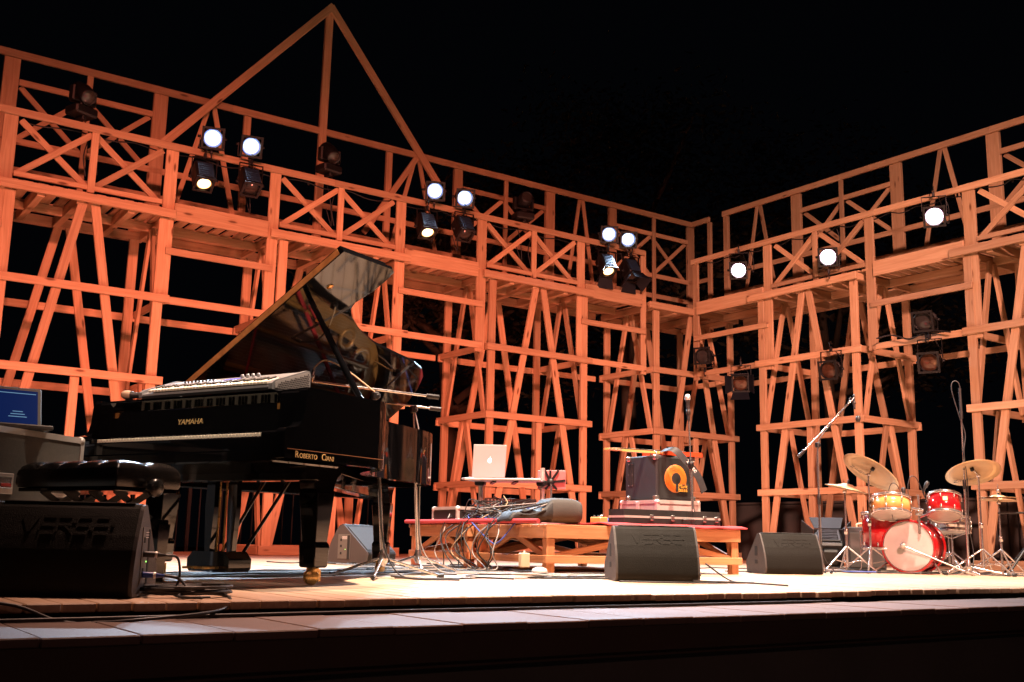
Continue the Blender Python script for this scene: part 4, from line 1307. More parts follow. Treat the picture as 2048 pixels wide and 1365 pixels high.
# rack case on the left
rk = flight_case('rack_case', 'low rack case with bright metal edges at the left end of the riser', rw(.02, 1.42, RZ), RR + RAD(90), (.50, .42, .135), 'black', .024)
rk.location = rw(.44, 1.40, RZ)
rk2 = flight_case('rack_case', 'low rack case with metal edges in the tangle under the laptop shelf', rw(.5, .95, RZ), RR + RAD(12), (.46, .34, .115), 'black', .022)
# laptop shelf on two posts
sh = thing('laptop_stand', 'metal laptop shelf on two posts, standing on the riser', 'stand', rw(.30, 1.55, RZ), RR + RAD(-42))
for q, h in ((.03, .40), (.60, .50)):
    MB().tube([(q, 0, 0), (q, 0, h)], .021, 14).build('post', 'alu', sh)
    MB().box((q, 0, .01), (.14, .26, .02), None, 0, .006).build('foot', 'iron', sh)
    MB().box((q, -.02, .36), (.09, .10, .05), None, 0, .01).build('clamp', 'iron', sh)
MB().box((.29, -.10, .375), (.66, .34, .014), None, 0, .004).build('shelf', 'silver', sh)
MB().tube([(-.05, -.27, .38), (.63, -.27, .38)], .012, 10).build('shelf_edge', 'alu', sh)
for q in (.12, .32): MB().bar((q, .04, .355), (q + .09, -.24, .362), .035, .012, (0, 0, 1)).build('bracket', 'iron', sh)
lp = thing('silver_laptop', 'silver laptop with a glowing fruit emblem, its back to the audience', 'laptop', rw(.37, 1.47, .788), RR + RAD(-4))
MB().box((0, .13, .010), (.33, .235, .016), None, 0, .004).build('base', 'alu', lp)
X = Matrix.Translation((0, .01, .02)) @ Matrix.Rotation(RAD(10), 4, 'X') @ Matrix.Rotation(RAD(-2), 4, 'Y')
ll = MB().box((0, 0, .148), (.33, .008, .30), X, 0, .0035).build('lid', 'lap', lp)
MB().box((0, .005, .148), (.30, .002, .20), X).build('screen', 'screen', ll)
ap = [(0.0, .020), (.007, .0225), (.014, .020), (.018, .012), (.0165, .004), (.0155, -.001), (.0175, -.008), (.012, -.018), (.006, -.0215), (0, -.0195), (-.006, -.0215), (-.012, -.018), (-.0175, -.008), (-.019, .003), (-.016, .014), (-.009, .021)]
m = MB().prism(ap, .0015, X @ basis((1, 0, 0), (0, 0, 1), (0, -.0042, .152)))
m.prism([(0, .026), (.004, .027), (.0085, .033), (.0085, .0365), (.0035, .034)], .0015, X @ basis((1, 0, 0), (0, 0, 1), (0, -.0042, .152)))
m.build('glowing_emblem', 'logo_glow', ll)
# tablet on a clamp stand
tb = thing('tablet_stand', 'pink backed tablet in a black claw holder on a small tripod', 'tablet', rw(.835, 1.14, RZ), RR + RAD(-38))
MB().tube([(0, 0, .10), (0, 0, .36)], .009, 8).build('pole', 'chrome', tb)
for q in range(3):
    a = q * 2.1 + .4
    MB().tube([(0, 0, .16), (math.cos(a) * .13, math.sin(a) * .13, .004)], .007, 6).build('leg', 'iron', tb)
X = Matrix.Translation((0, .03, .40)) @ Matrix.Rotation(RAD(8), 4, 'X')
MB().box((0, 0, 0), (.255, .010, .172), X, 0, .005).build('tablet_back', 'pink', tb)
MB().lathe([(0, .012), (.03, .010), (.034, 0), (.034, -.01)], X @ Vector((-.01, -.012, -.02)), (0, -1, 0), 16).build('claw_hub', 'iron', tb)
for (a, b) in ((-.06, .088), (.065, .088), (-.055, -.088), (.05, -.088), (.125, -.005), (-.01, .085)):
    MB().bar(X @ Vector((-.01, -.014, -.02)), X @ Vector((a, -.014, b)), .02, .008, (0, -1, 0)).build('claw_arm', 'iron', tb)
# mixer and interface under the shelf
mx = thing('audio_mixer', 'small grey mixer standing up under the laptop shelf', 'mixer', rw(.40, 1.30, RZ + .125), RR + RAD(-20))
MB().box((0, 0, .05), (.28, .05, .09), Matrix.Rotation(RAD(-16), 4, 'X'), 0, .006).build('body', 'laminate', mx)
for r_ in range(3):
    for c_ in range(8): MB().lathe([(0, .012), (.006, .012), (.008, 0)], Matrix.Rotation(RAD(-16), 4, 'X') @ Vector((-.11 + c_ * .031, -.026, .025 + r_ * .024)), (0, -1, -.28), 8).build('knob', 'white', mx)
ib = thing('interface_box', 'dark box with a grey front under the right end of the laptop shelf', 'audio box', rw(.60, 1.22, RZ), RR + RAD(-30))
MB().box((0, 0, .11), (.22, .20, .21), None, 0, .008).build('body', 'nylon2', ib)
for r_ in range(5): MB().box((-.095, -.103, .06 + r_ * .03), (.012, .006, .010)).build('socket', 'white', ib)

# gig bag
gb = thing('gig_bag', 'slumped black gig bag with a square patch on the front of the riser', 'bag', rw(-.05, .30, RZ), RR + RAD(2))
nx, ny = 34, 16
vs, fs = [], []
for a in range(nx + 1):
    s = a / nx
    L = s * .68
    hgt = .055 + .150 * (1 / (1 + math.exp(-(s - .50) * 22))) * (1 - .12 * max(0, s - .9) * 10) + .05 * math.exp(-((s - .25) / .2) ** 2)
    if s < .06: hgt *= .4 + s * 10
    dep = .20 + .10 * s
    for b in range(ny):
        q = 2 * math.pi * b / ny
        cy, cz = math.cos(q), math.sin(q)
        sg = lambda v, e: math.copysign(abs(v) ** e, v)
        wob = .007 * math.sin(a * 1.3 + b * 2.1) + .006 * math.sin(a * .7 - b)
        vs.append((L, .15 + sg(cy, .55) * dep / 2, hgt / 2 + sg(cz, .6) * hgt / 2 + wob * (s < .62)))
for a in range(nx):
    for b in range(ny): fs.append((a * ny + b, a * ny + (b + 1) % ny, (a + 1) * ny + (b + 1) % ny, (a + 1) * ny + b))
fs += [list(range(ny)), [nx * ny + b for b in range(ny)]]
mi = MB(); mi.add(vs, fs, 0, True)
for i_, f_ in enumerate(mi.f):
    if sum(mi.v[q][0] for q in f_) / len(f_) > .40: mi.mi[i_] = 1
mi.build('shell', ['nylon', 'nylon2'], gb)
MB().box((.34, .045, .075), (.07, .006, .07), Matrix.Rotation(RAD(-10), 4, 'X') @ Matrix.Rotation(RAD(18), 4, 'Y').inverted().to_4x4() if False else None, 0, .003).build('patch', 'tan', gb)
MB().tube(smooth_path([(.02, .08, .09), (.16, .03, .12), (.32, .06, .15), (.46, .06, .17)], 6), .010, 6).build('strap', 'nylon', gb)
MB().tube(smooth_path([(.05, .06, .06), (.2, .02, .06), (.33, .03, .10)], 6), .008, 6).build('strap', 'nylon', gb)

# bass cabinet on a flight case
f2 = flight_case('amp_flight_case', 'pale flight case under the bass amplifier', rw(1.63, .62, RZ), RR, (.50, .56, .235), 'pale_lam', .03)
MB().box((-.004, .28, .12), (.008, .05, .21), None, 0, .002).build('strap_plate', 'alu', f2)
MB().box((-.008, .28, .06), (.010, .09, .05), None, 0, .003).build('latch', 'alu', f2)
am = thing('bass_amplifier', 'black bass amplifier with an orange speaker cone on a flight case', 'amplifier', rw(1.705, .72, RZ + .241), RR)
MB().box((.22, .22, .205), (.44, .44, .41), None, 0, .012).build('cabinet', 'tolex', am)
MB().box((.22, -.003, .205), (.40, .008, .37), None, 0, .004).build('front_baffle', 'black', am)
cn_ = MB().lathe([(.130, .0), (.123, .006), (.085, .010), (.054, .012)], (.215, -.006, .20), (0, -1, 0), 36).build('speaker_cone', 'orange', am)
MB().lathe([(0, .016), (.04, .014), (.054, .011)], (.215, -.007, .20), (0, -1, 0), 28).build('dust_cap', 'black', cn_)
for r_ in (.07, .085, .10, .115):
    MB().lathe([(r_, .014), (r_ + .003, .015), (r_ + .003, .013)], (.215, -.006, .20), (0, -1, 0), 36).build('grille_ring', 'orange', cn_)
np_ = MB().box((.285, -.022, .115), (.155, .006, .068), None, 0, .002).build('name_plate', 'black', am)
m = text_mb('Mark', .052, .001, basis((1, 0, 0), (0, 0, 1), (.285, -.0262, .131)))
q = text_mb('bass', .050, .001, basis((1, 0, 0), (0, 0, 1), (.285, -.0262, .098)), sx=1.25); m.add(q.v, q.f)
m.build('name_lettering', 'yellow', np_)
for z in (.02, .39):
    for (a, b) in ((.0, .02), (.0, .42), (.42, .02)):
        MB().box((a + (.012 if a == 0 else .01), b, z), (.05, .05, .045), None, 0, .006).build('corner_cap', 'chrome', am)
MB().box((-.004, .39, .24), (.006, .07, .22), None, 0, .002).build('side_handle_plate', 'black', am)
for z in (.14, .24, .34):
    for b in (.362, .418): MB().lathe([(0, .003), (.004, .002), (.004, 0)], (-.007, b, z), (-1, 0, 0), 8).build('screw', 'chrome', am)
MB().tube(smooth_path([(.10, .12, .41), (.10, .14, .455), (.10, .20, .455), (.10, .22, .41)], 5), .007, 8).build('top_handle', 'chrome', am)
# electric bass lying across the cabinet
ba = thing('bass_guitar', 'electric bass lying across the top of the amplifier', 'guitar', rw(1.25, .92, 1.062), RR + RAD(-4))
hs_ = MB().prism([(0, -.02), (.02, -.045), (.16, -.035), (.20, -.022), (.20, .022), (.16, .035), (.03, .05)], .016, Matrix.Translation((0, 0, .015))).build('headstock', 'guitar', ba, bevel=.003)
for q in range(4): MB().tube([(.04 + q * .035, -.04, .02), (.04 + q * .035, -.075, .02)], .006, 6).build('tuning_peg', 'chrome', hs_)
MB().prism([(.19, -.021), (.66, -.029), (.66, .029), (.19, .021)], .022, Matrix.Translation((0, 0, .010))).build('neck', 'guitar', ba, bevel=.006)
fg_ = MB().prism([(.20, -.020), (.72, -.029), (.72, .029), (.20, .020)], .006, Matrix.Translation((0, 0, .033))).build('fingerboard', 'ebony', ba)
for q in range(18): MB().box((.20 + .50 * (1 - .944 ** (q + 1)) / (1 - .944 ** 19), 0, .0398), (.0025, .045, .002)).build('fret', 'chrome', fg_)
bo = [(.60, -.05), (.56, -.15), (.60, -.175), (.68, -.15), (.76, -.12), (.86, -.16), (.95, -.165), (1.02, -.12), (1.04, -.02), (1.02, .09), (.95, .15), (.86, .155), (.76, .115), (.68, .13), (.58, .165), (.52, .155), (.56, .11), (.62, .05)]
bo = [tuple(p[:2]) for p in smooth_path([(a, b, 0) for a, b in bo + [bo[0]]], 4)][:-1]
MB().prism(bo, .040, Matrix.Translation((0, 0, -.012))).build('guitar_body', 'guitar_red', ba, bevel=.008)
MB().box((.90, 0, .032), (.06, .07, .012), None, 0, .003).build('bridge', 'chrome', ba)
for q in (.76, .83): MB().box((q, 0, .031), (.035, .09, .010), None, 0, .003).build('pickup', 'black', ba)
sb = MB()
for q in range(4): sb.tube([(.03 + q * .035, -.015 + q * .010, .036), (.19, -.012 + q * .008, .0415), (.9, -.022 + q * .0145, .046)], .0012, 4, 0, False)
tag(sb.build('strings', 'steel', ba), kind='stuff')
# strap hanging down over the amp front
sp = smooth_path([(.55, -.14, .03), (.60, -.25, .035), (.70, -.285, -.06), (.83, -.30, -.20), (.90, -.30, -.34)], 8)
m = MB(); vs = []; fs = []
for p in sp:
    vs += [p + Vector((-.030, 0, -.020)), p + Vector((.030, 0, .020)), p + Vector((.030, -.005, .020)), p + Vector((-.030, -.005, -.020))]
for i in range(len(sp) - 1):
    for q in range(4): fs.append((i * 4 + q, i * 4 + (q + 1) % 4, i * 4 + 4 + (q + 1) % 4, i * 4 + 4 + q))
m.add(vs, fs); m.build('strap', 'nylon', ba)
text_mb('Ibanez', .062, .001, basis((-.68, 0, .73), (-.73, 0, -.68), (.765, -.302, -.125))).build('strap_lettering', 'white', ba)

bk_ = thing('speaker_cabinet', 'dark speaker cabinet half hidden behind the bass amplifier', 'speaker', rw(2.02, 1.22, RZ), RR)
MB().box((.06, .15, .33), (.30, .28, .66), None, 0, .012).build('cabinet', 'tolex', bk_)
MB().box((.06, .005, .33), (.26, .012, .58), None, 0, .004).build('front_cloth', 'grille', bk_)
# black hardshell guitar case lying at the front edge
gc = thing('guitar_case', 'black hardshell guitar case with bright latches on the front of the riser', 'guitar case', rw(.90, .06, RZ), RR)
go = [(0, .06), (.02, .03), (.40, .02), (.55, .0), (.64, .0), (.72, .03), (.82, .0), (.95, .0), (1.02, .05), (1.04, .17), (1.02, .29), (.95, .34), (.82, .34), (.72, .31), (.64, .34), (.55, .34), (.40, .29), (.02, .26), (0, .24)]
go = [tuple(p[:2]) for p in smooth_path([(a, b, 0) for a, b in go + [go[0]]], 3)][:-1]
MB().prism(go, .062).build('case_bottom', 'black', gc, bevel=.01)
MB().prism(go, .058, Matrix.Translation((0, 0, .068))).build('case_lid', 'black', gc, bevel=.016)
go2 = [((a - .52) * 1.004 + .52, (b - .17) * 1.012 + .17) for a, b in go]
MB().prism(go2, .018, Matrix.Translation((0, 0, .056))).build('metal_valance', 'alu', gc, bevel=.002)
for a, b in ((.25, .018), (.46, .006), (.80, -.002), (.93, -.004)):
    MB().box((a, b - .008, .062), (.035, .012, .05), None, 0, .003).build('latch', 'chrome', gc)
    MB().box((a, b - .015, .072), (.02, .006, .02), None, 0, .002).build('latch_clip', 'chrome', gc)
MB().tube(smooth_path([(.56, -.004, .05), (.57, -.03, .05), (.67, -.03, .05), (.68, .01, .05)], 4), .008, 6).build('handle', 'black', gc)

# pedals, blue cloth box, odds and ends on the riser
bb = thing('blue_bag', 'flat blue bag behind the guitar case', 'bag', rw(.93, .42, RZ), RR + RAD(-3))
MB().box((.22, .12, .028), (.46, .26, .055), None, 0, .02).build('shell', 'blue', bb)
MB().tube(smooth_path([(.05, .0, .05), (.15, -.02, .06), (.3, .0, .06), (.4, .02, .05)], 5), .008, 6).build('piping', 'cable_blue', bb)
od = thing('effect_pedals', 'small orange and metal pedal beside the gig bag', 'pedal', rw(.68, .16, RZ), RR + RAD(10))
MB().box((.06, .06, .03), (.09, .12, .05), None, 0, .006).build('body', 'guitar', od)
MB().lathe([(0, .022), (.011, .022), (.013, 0)], (.06, .03, .054), (0, 0, 1), 12).build('switch', 'chrome', od)
for q in (.035, .085): MB().lathe([(0, .015), (.008, .015), (.01, 0)], (q, .09, .054), (0, 0, 1), 10).build('knob', 'ebony', od)
ps = thing('power_adapter', 'cream power adapter box hanging by the riser leg', 'adapter', (4.80, 6.62, .05), RAD(-8))
MB().box((0, 0, .055), (.075, .05, .105), None, 0, .006).build('body', 'cream', ps)
MB().tube([(0, 0, .107), (0, 0, .125)], .008, 8).build('strain_relief', 'white', ps)
tp = thing('cloth_bundle', 'white cloth bundle on the floor beside the cream adapter', 'cloth', (4.93, 6.60, 0), 0)
MB().lathe([(0, 0), (.05, .0), (.065, .02), (.05, .045), (.02, .055), (0, .056)], (0, 0, .0), (0, 0, 1), 14).build('bundle', 'white', tp)

# ================================================================== MICROPHONE STANDS
def mic_stand(label, base, top, legs=3, spread=.33, a0=.3, mat='chrome', hub=.13, boom=None, mic=None, foot='rubber', rb=.010, group='microphone stands', low=None):
    base, top = Vector(base), Vector(top)
    t = thing('microphone_stand', label, 'mic stand', base, 0, group)
    T = top - base
    B = Vector((0, 0, 0))
    for q in range(legs):
        a = a0 + q * 2 * math.pi / legs
        e = Vector((math.cos(a) * spread, math.sin(a) * spread, .012))
        lg = MB().tube([Vector((0, 0, hub)) + e * .06, e], .008, 8).build('leg', mat, t)
        MB().tube([e * .95 + Vector((0, 0, .001)), e * 1.06 + Vector((0, 0, .003))], .014, 8).build('rubber_foot', 'black', lg)
    MB().lathe([(0, hub - .05), (.016, hub - .05), (.030, hub - .02), (.032, hub + .01), (.020, hub + .05), (.014, hub + .09)], (0, 0, 0), (0, 0, 1), 16).build('hub', mat, t)
    mid = Vector((0, 0, hub)).lerp(T, .55)
    MB().tube([(0, 0, hub - .02), mid], .0125, 12).build('lower_tube', mat, t)
    MB().tube([mid, T], rb - .002, 10).build('upper_tube', mat, t)
    ax = (T - mid).normalized()
    MB().lathe([(.0125, -.05), (.018, -.045), (.018, .03), (.011, .045)], mid, ax, 12).build('height_clutch', 'iron', t)
    if boom:
        a, b = Vector(boom[0]) - base, Vector(boom[1]) - base
        MB().tube([a, b], .0085, 10).build('boom', mat, t)
        MB().tube([b, b + (b - a).normalized() * .085], .017, 10).build('counterweight', 'iron', t)
        MB().box(T, (.04, .045, .05), None, 0, .008).build('boom_clutch', 'iron', t)
        MB().lathe([(0, .03), (.015, .03), (.018, .0)], T, (.6, -.8, 0), 10).build('clutch_knob', 'iron', t)
    if mic:
        o, d, ball = mic
        o = Vector(o) - base
        d = Vector(d).normalized()
        if ball == 'pencil':
            MB().lathe([(0, 0), (.010, .001), (.0105, .01), (.0105, .13), (.009, .15), (0, .151)], o, d, 12).build('mic_body', 'black', t)
            MB().lathe([(.012, .05), (.016, .052), (.016, .075), (.012, .078)], o, d, 12).build('mic_clip', 'black', t)
        else:
            X = d.to_track_quat('Z', 'Y').to_matrix().to_4x4(); X.translation = o
            handheld(t, X, ball)
            MB().lathe([(.0185, .06), (.021, .062), (.021, .10), (.0185, .102)], o, d, 12).build('mic_clip', 'black', t)
    return t


s1 = mic_stand('chrome boom stand reaching over the piano, the nearer of two', (3.30, 6.06, 0), (3.19, 6.045, 1.135), 3, .40, -2.2, 'chrome', .12, ((2.795, 6.155, 1.2), (3.545, 6.01, 1.165)))
MB().tube(smooth_path([Vector((2.80, 6.155, 1.21)) - Vector((3.30, 6.06, 0)), Vector((2.81, 6.15, 1.29)) - Vector((3.30, 6.06, 0)), Vector((2.88, 6.13, 1.34)) - Vector((3.30, 6.06, 0)), Vector((3.02, 6.10, 1.28)) - Vector((3.30, 6.06, 0)), Vector((3.18, 6.04, 1.16)) - Vector((3.30, 6.06, 0))], 7), .005, 6).build('mic_lead', 'cable_tan', s1)
MB().lathe([(0, -.03), (.011, -.03), (.012, .02), (.009, .05)], Vector((2.80, 6.155, 1.225)) - Vector((3.30, 6.06, 0)), (.15, 0, 1), 12).build('mic_body', 'chrome', s1)
MB().tube(smooth_path([(-.11, -.015, 1.13), (-.09, -.03, .9), (-.055, -.03, .5), (-.01, -.03, .2), (.06, -.10, .03), (.16, -.2, .006)], 6), .005, 6).build('stand_lead', 'cable', s1)
s2 = mic_stand('black boom stand at the tail of the piano, the farther of two', (4.0, 6.82, 0), (3.86, 6.72, 1.165), 3, .38, -2.0, 'chrome', .12, ((3.53, 6.87, 1.215), (3.97, 6.68, 1.18)))
MB().tube(smooth_path([(-.13, -.10, 1.16), (-.08, -.12, .9), (-.04, -.06, .5), (.0, -.04, .2), (.1, -.12, .03), (.22, -.25, .006)], 6), .005, 6).build('stand_lead', 'cable_grey', s2)
s3 = mic_stand('straight chrome stand on the riser with a silver ball microphone', rw(1.905, .45, RT), rw(1.865, .45, 1.36), 3, .14, .5, 'chrome', .08, None, (rw(1.864, .45, 1.345), Vector((-.05, .0, 1)), 'micball'))
MB().lathe([(.012, -.03), (.026, -.028), (.026, .02), (.012, .03)], Vector((-.022, 0, .56)), (0, 0, 1), 14).build('cable_collar', 'iron', s3)
s4 = mic_stand('tall black boom stand left of the drums, boom rising to the right', (8.42, 6.80, 0), (8.40, 6.78, 1.215), 3, .13, .4, 'chrome', .06, ((8.80, 6.64, 1.70), (8.345, 6.90, 1.165)), (Vector((8.80, 6.64, 1.585)), Vector((.02, .01, 1)), 'pencil'))
MB().tube(smooth_path([(.38, -.16, 1.60), (.34, -.15, 1.70), (.30, -.13, 1.62), (.15, -.04, 1.42), (-.02, -.02, 1.2), (-.045, -.03, .7), (-.01, -.03, .2), (.08, -.1, .01)], 6), .0045, 6).build('mic_lead', 'cable', s4)
MB().lathe([(0, 0), (.02, .005), (.026, .03), (.02, .06), (0, .065)], Vector((.40, -.18, 1.46)), (.1, 0, 1), 12).build('counter_cap', 'black', s4)
s5 = mic_stand('tall straight overhead stand in front of the right cymbal', (9.98, 6.25, 0), (9.95, 6.22, 1.56), 3, .36, 1.0, 'chrome', .08, None, (Vector((9.945, 6.215, 1.55)), Vector((-.02, 0, 1)), 'pencil'))
MB().tube(smooth_path([(-.035, -.035, 1.70), (-.05, -.04, 1.90), (-.09, -.0, 1.93), (-.11, .01, 1.84), (-.06, -.02, 1.6), (-.01, -.05, 1.4), (-.05, -.05, 1.2), (.0, -.04, .9), (-.02, -.04, .5), (.02, -.05, .2), (-.15, -.12, .02)], 7), .005, 6).build('mic_lead', 'cable', s5)
MB().tube([(-.035, -.035, 1.55), (-.055, -.045, 1.86)], .014, 8).build('taped_bundle', 'black', s5)

# ================================================================== DRUM KIT
def drum_parts(t, r, h, X, shell, nl, hoopm='chrome', batter='head', reso='headc', lugs=True):
    """drum with axis along local Z of X, centred"""
    R3 = X.to_3x3(); o = X.translation; z = R3 @ Vector((0, 0, 1)); xr = R3 @ Vector((1, 0, 0))
    sh_ = MB().lathe([(r - .006, -h / 2), (r, -h / 2), (r, h / 2), (r - .006, h / 2)], o, z, 40, 0, True, xr).build('shell', shell, t)
    for s, m in ((1, batter), (-1, reso)):
        MB().lathe([(r + .002, s * (h / 2 - .016)), (r + .010, s * (h / 2 - .016)), (r + .010, s * (h / 2 + .012)), (r + .001, s * (h / 2 + .014)), (r - .002, s * (h / 2 + .004))], o, z, 40, 0, True, xr).build('hoop', hoopm, t)
        MB().lathe([(0, s * (h / 2 + .004)), (r * .7, s * (h / 2 + .004)), (r, s * (h / 2 + .003))], o, z, 40, 0, True, xr).build('head', m, t)
    if lugs:
        for q in range(nl):
            a = 2 * math.pi * (q + .5) / nl
            d = R3 @ Vector((math.cos(a), math.sin(a), 0))
            m = MB()
            for s in (-1, 1):
                c = o + d * (r + .010) + z * s * (h / 2 - .045)
                m.lathe([(0, -.02), (.007, -.018), (.010, 0), (.007, .018), (0, .02)], c, z, 8)
                m.tube([c, o + d * (r + .010) + z * s * (h / 2 + .018)], .0035, 6)
            m.build('lug', 'chrome', sh_)


KA = RAD(19)
kd = Vector((math.cos(KA), math.sin(KA), 0))          # pointing away from the audience
KC = Vector((9.54, 6.62, .268))
bd_ = thing('bass_drum', 'red bass drum with a smoky white front head and tripod spurs', 'drum', (KC.x, KC.y, 0), 0)
X = (kd).to_track_quat('Z', 'Y').to_matrix().to_4x4()
X.translation = Vector((0, 0, .268)) + kd * .20
R3 = X.to_3x3(); z = kd
r = .245
MB().lathe([(r - .008, -.2), (r, -.2), (r, .2), (r - .008, .2)], X.translation, z, 56).build('shell', 'drumred', bd_)
for s in (-1, 1):
    MB().lathe([(r + .004, s * .165), (r + .022, s * .165), (r + .022, s * .205), (r + .004, s * .207)], X.translation, z, 56).build('hoop', 'drumred', bd_)
    MB().lathe([(r - .004, s * .204), (r + .008, s * .2045)], X.translation, z, 56).build('hoop_inlay', 'chrome', bd_)
MB().lathe([(0, -.202), (r * .5, -.202), (r, -.2)], X.translation, z, 56).build('front_head', 'headc', bd_)
MB().lathe([(0, .2), (r, .2)], X.translation, z, 40).build('batter_head', 'headc', bd_)
for q in range(8):
    a = 2 * math.pi * (q + .5) / 8
    d = R3 @ Vector((math.cos(a), math.sin(a), 0))
    m = MB()
    for s in (-1, 1):
        c = X.translation + d * (r + .012) + z * s * .12
        m.lathe([(0, -.028), (.009, -.025), (.013, 0), (.009, .025), (0, .028)], c, z, 8).tube([c, c + z * s * .09 + d * .012], .004, 6)
        m.box(X.translation + d * (r + .03) + z * s * .19, (.02, .02, .03), None, 0, .004)
    m.build('tension_claw', 'chrome', bd_)
side = Vector((-kd.y, kd.x, 0))
for s in (-1, 1):
    MB().tube([X.translation + side * s * .2 + Vector((0, 0, -.14)) - kd * .08, Vector((0, 0, .012)) + side * s * .33 - kd * .10], .010, 8).build('spur', 'chrome', bd_)
# microphone set in front of the bass drum
km = thing('kick_microphone', 'round silver microphone on a low boom in front of the bass drum', 'microphone', (9.64, 6.28, 0), 0, 'microphones round the drums')
mc = KC - kd * .07 + Vector((0, 0, .005)) - side * (-.03) - Vector((9.64, 6.28, 0))
MB().lathe([(0, -.032), (.02, -.028), (.032, -.012), (.034, .008), (.026, .03), (.012, .045), (0, .047)], mc, (-.5, -.3, .1), 18).build('mic_head', 'micball', km)
MB().tube([mc + Vector((.015, -.02, -.01)), (.10, -.14, .04)], .0085, 8).build('boom', 'chrome', km)
MB().tube([(.10, -.14, .04), (.16, -.21, .012)], .017, 10).build('base_block', 'chrome', km)
for e in ((-.05, -.16, .01), (.26, -.14, .01), (.10, -.30, .01)): MB().tube([(.12, -.16, .05), e], .008, 6).build('leg', 'chrome', km)


def tilt_matrix(c, heading, tilt):
    ax = Vector((-math.sin(heading), math.cos(heading), 0))
    m = Matrix.Rotation(tilt, 4, ax)
    m.translation = c
    return m


VH = RAD(34)
rt = thing('rack_tom', 'small red tom with a square badge, right of the bass drum', 'drum', (9.90, 6.43, 0), 0)
X = tilt_matrix(Vector((0, 0, .675)), VH, RAD(21))
drum_parts(rt, .157, .205, X, 'drumred', 8)
o_ = X @ (Vector((math.cos(VH + math.pi + .05), math.sin(VH + math.pi + .05), 0)) * .159 + Vector((0, 0, .02)))
MB().box((0, 0, 0), (.004, .042, .042), Matrix.Translation(o_) @ X.to_3x3().to_4x4() @ Matrix.Rotation(VH + .05, 4, 'Z'), 0, .001).build('badge', 'gilt', rt)
MB().tube([X @ Vector((.02, .16, -.02)), X @ Vector((-.0, .30, -.06))], .012, 8).build('mount_arm', 'chrome', rt)
wt = thing('maple_tom', 'honey coloured maple tom left of the bass drum', 'drum', (9.40, 6.70, 0), 0)
X = tilt_matrix(Vector((0, 0, .655)), VH, RAD(17))
drum_parts(wt, .185, .165, X, 'maple', 8)
MB().tube([X @ Vector((.06, -.19, -.03)), X @ Vector((.10, -.30, -.06))], .012, 8).build('mount_arm', 'chrome', wt)
MB().tube([(.17, -.20, .40), (.17, -.20, .78)], .012, 10).build('mount_post', 'chrome', wt)
MB().box((.17, -.20, .60), (.06, .06, .06), None, 0, .01).build('mount_block', 'chrome', wt)
ft = thing('floor_tom', 'red floor tom on legs, behind and left of the bass drum', 'drum', (9.62, 6.97, 0), 0)
X = Matrix.Translation((0, 0, .42)); drum_parts(ft, .20, .36, X, 'drumred', 8)
for q in range(3):
    a = q * 2.09 + .2
    MB().tube([(math.cos(a) * .222, math.sin(a) * .222, .42), (math.cos(a) * .222, math.sin(a) * .222, .05), (math.cos(a) * .245, math.sin(a) * .245, .01)], .007, 6).build('leg', 'chrome', ft)
    MB().box((math.cos(a) * .212, math.sin(a) * .212, .40), (.03, .03, .05), None, 0, .006).build('leg_bracket', 'chrome', ft)
sn = thing('snare_drum', 'shallow chrome snare drum on a basket stand behind the red tom', 'drum', (10.30, 6.62, 0), 0)
X = tilt_matrix(Vector((0, 0, .50)), VH, RAD(6)); drum_parts(sn, .18, .14, X, 'chrome', 10)
MB().tube([(0, 0, .10), (0, 0, .40)], .012, 10).build('stand_tube', 'chrome', sn)
for q in range(3):
    a = q * 2.09 + .5
    MB().tube([(0, 0, .22), (math.cos(a) * .30, math.sin(a) * .30, .012)], .009, 8).build('stand_leg', 'chrome', sn)
    MB().tube([(0, 0, .36), (math.cos(a) * .17, math.sin(a) * .17, .42), (math.cos(a) * .19, math.sin(a) * .19, .46)], .008, 8).build('basket_arm', 'chrome', sn)


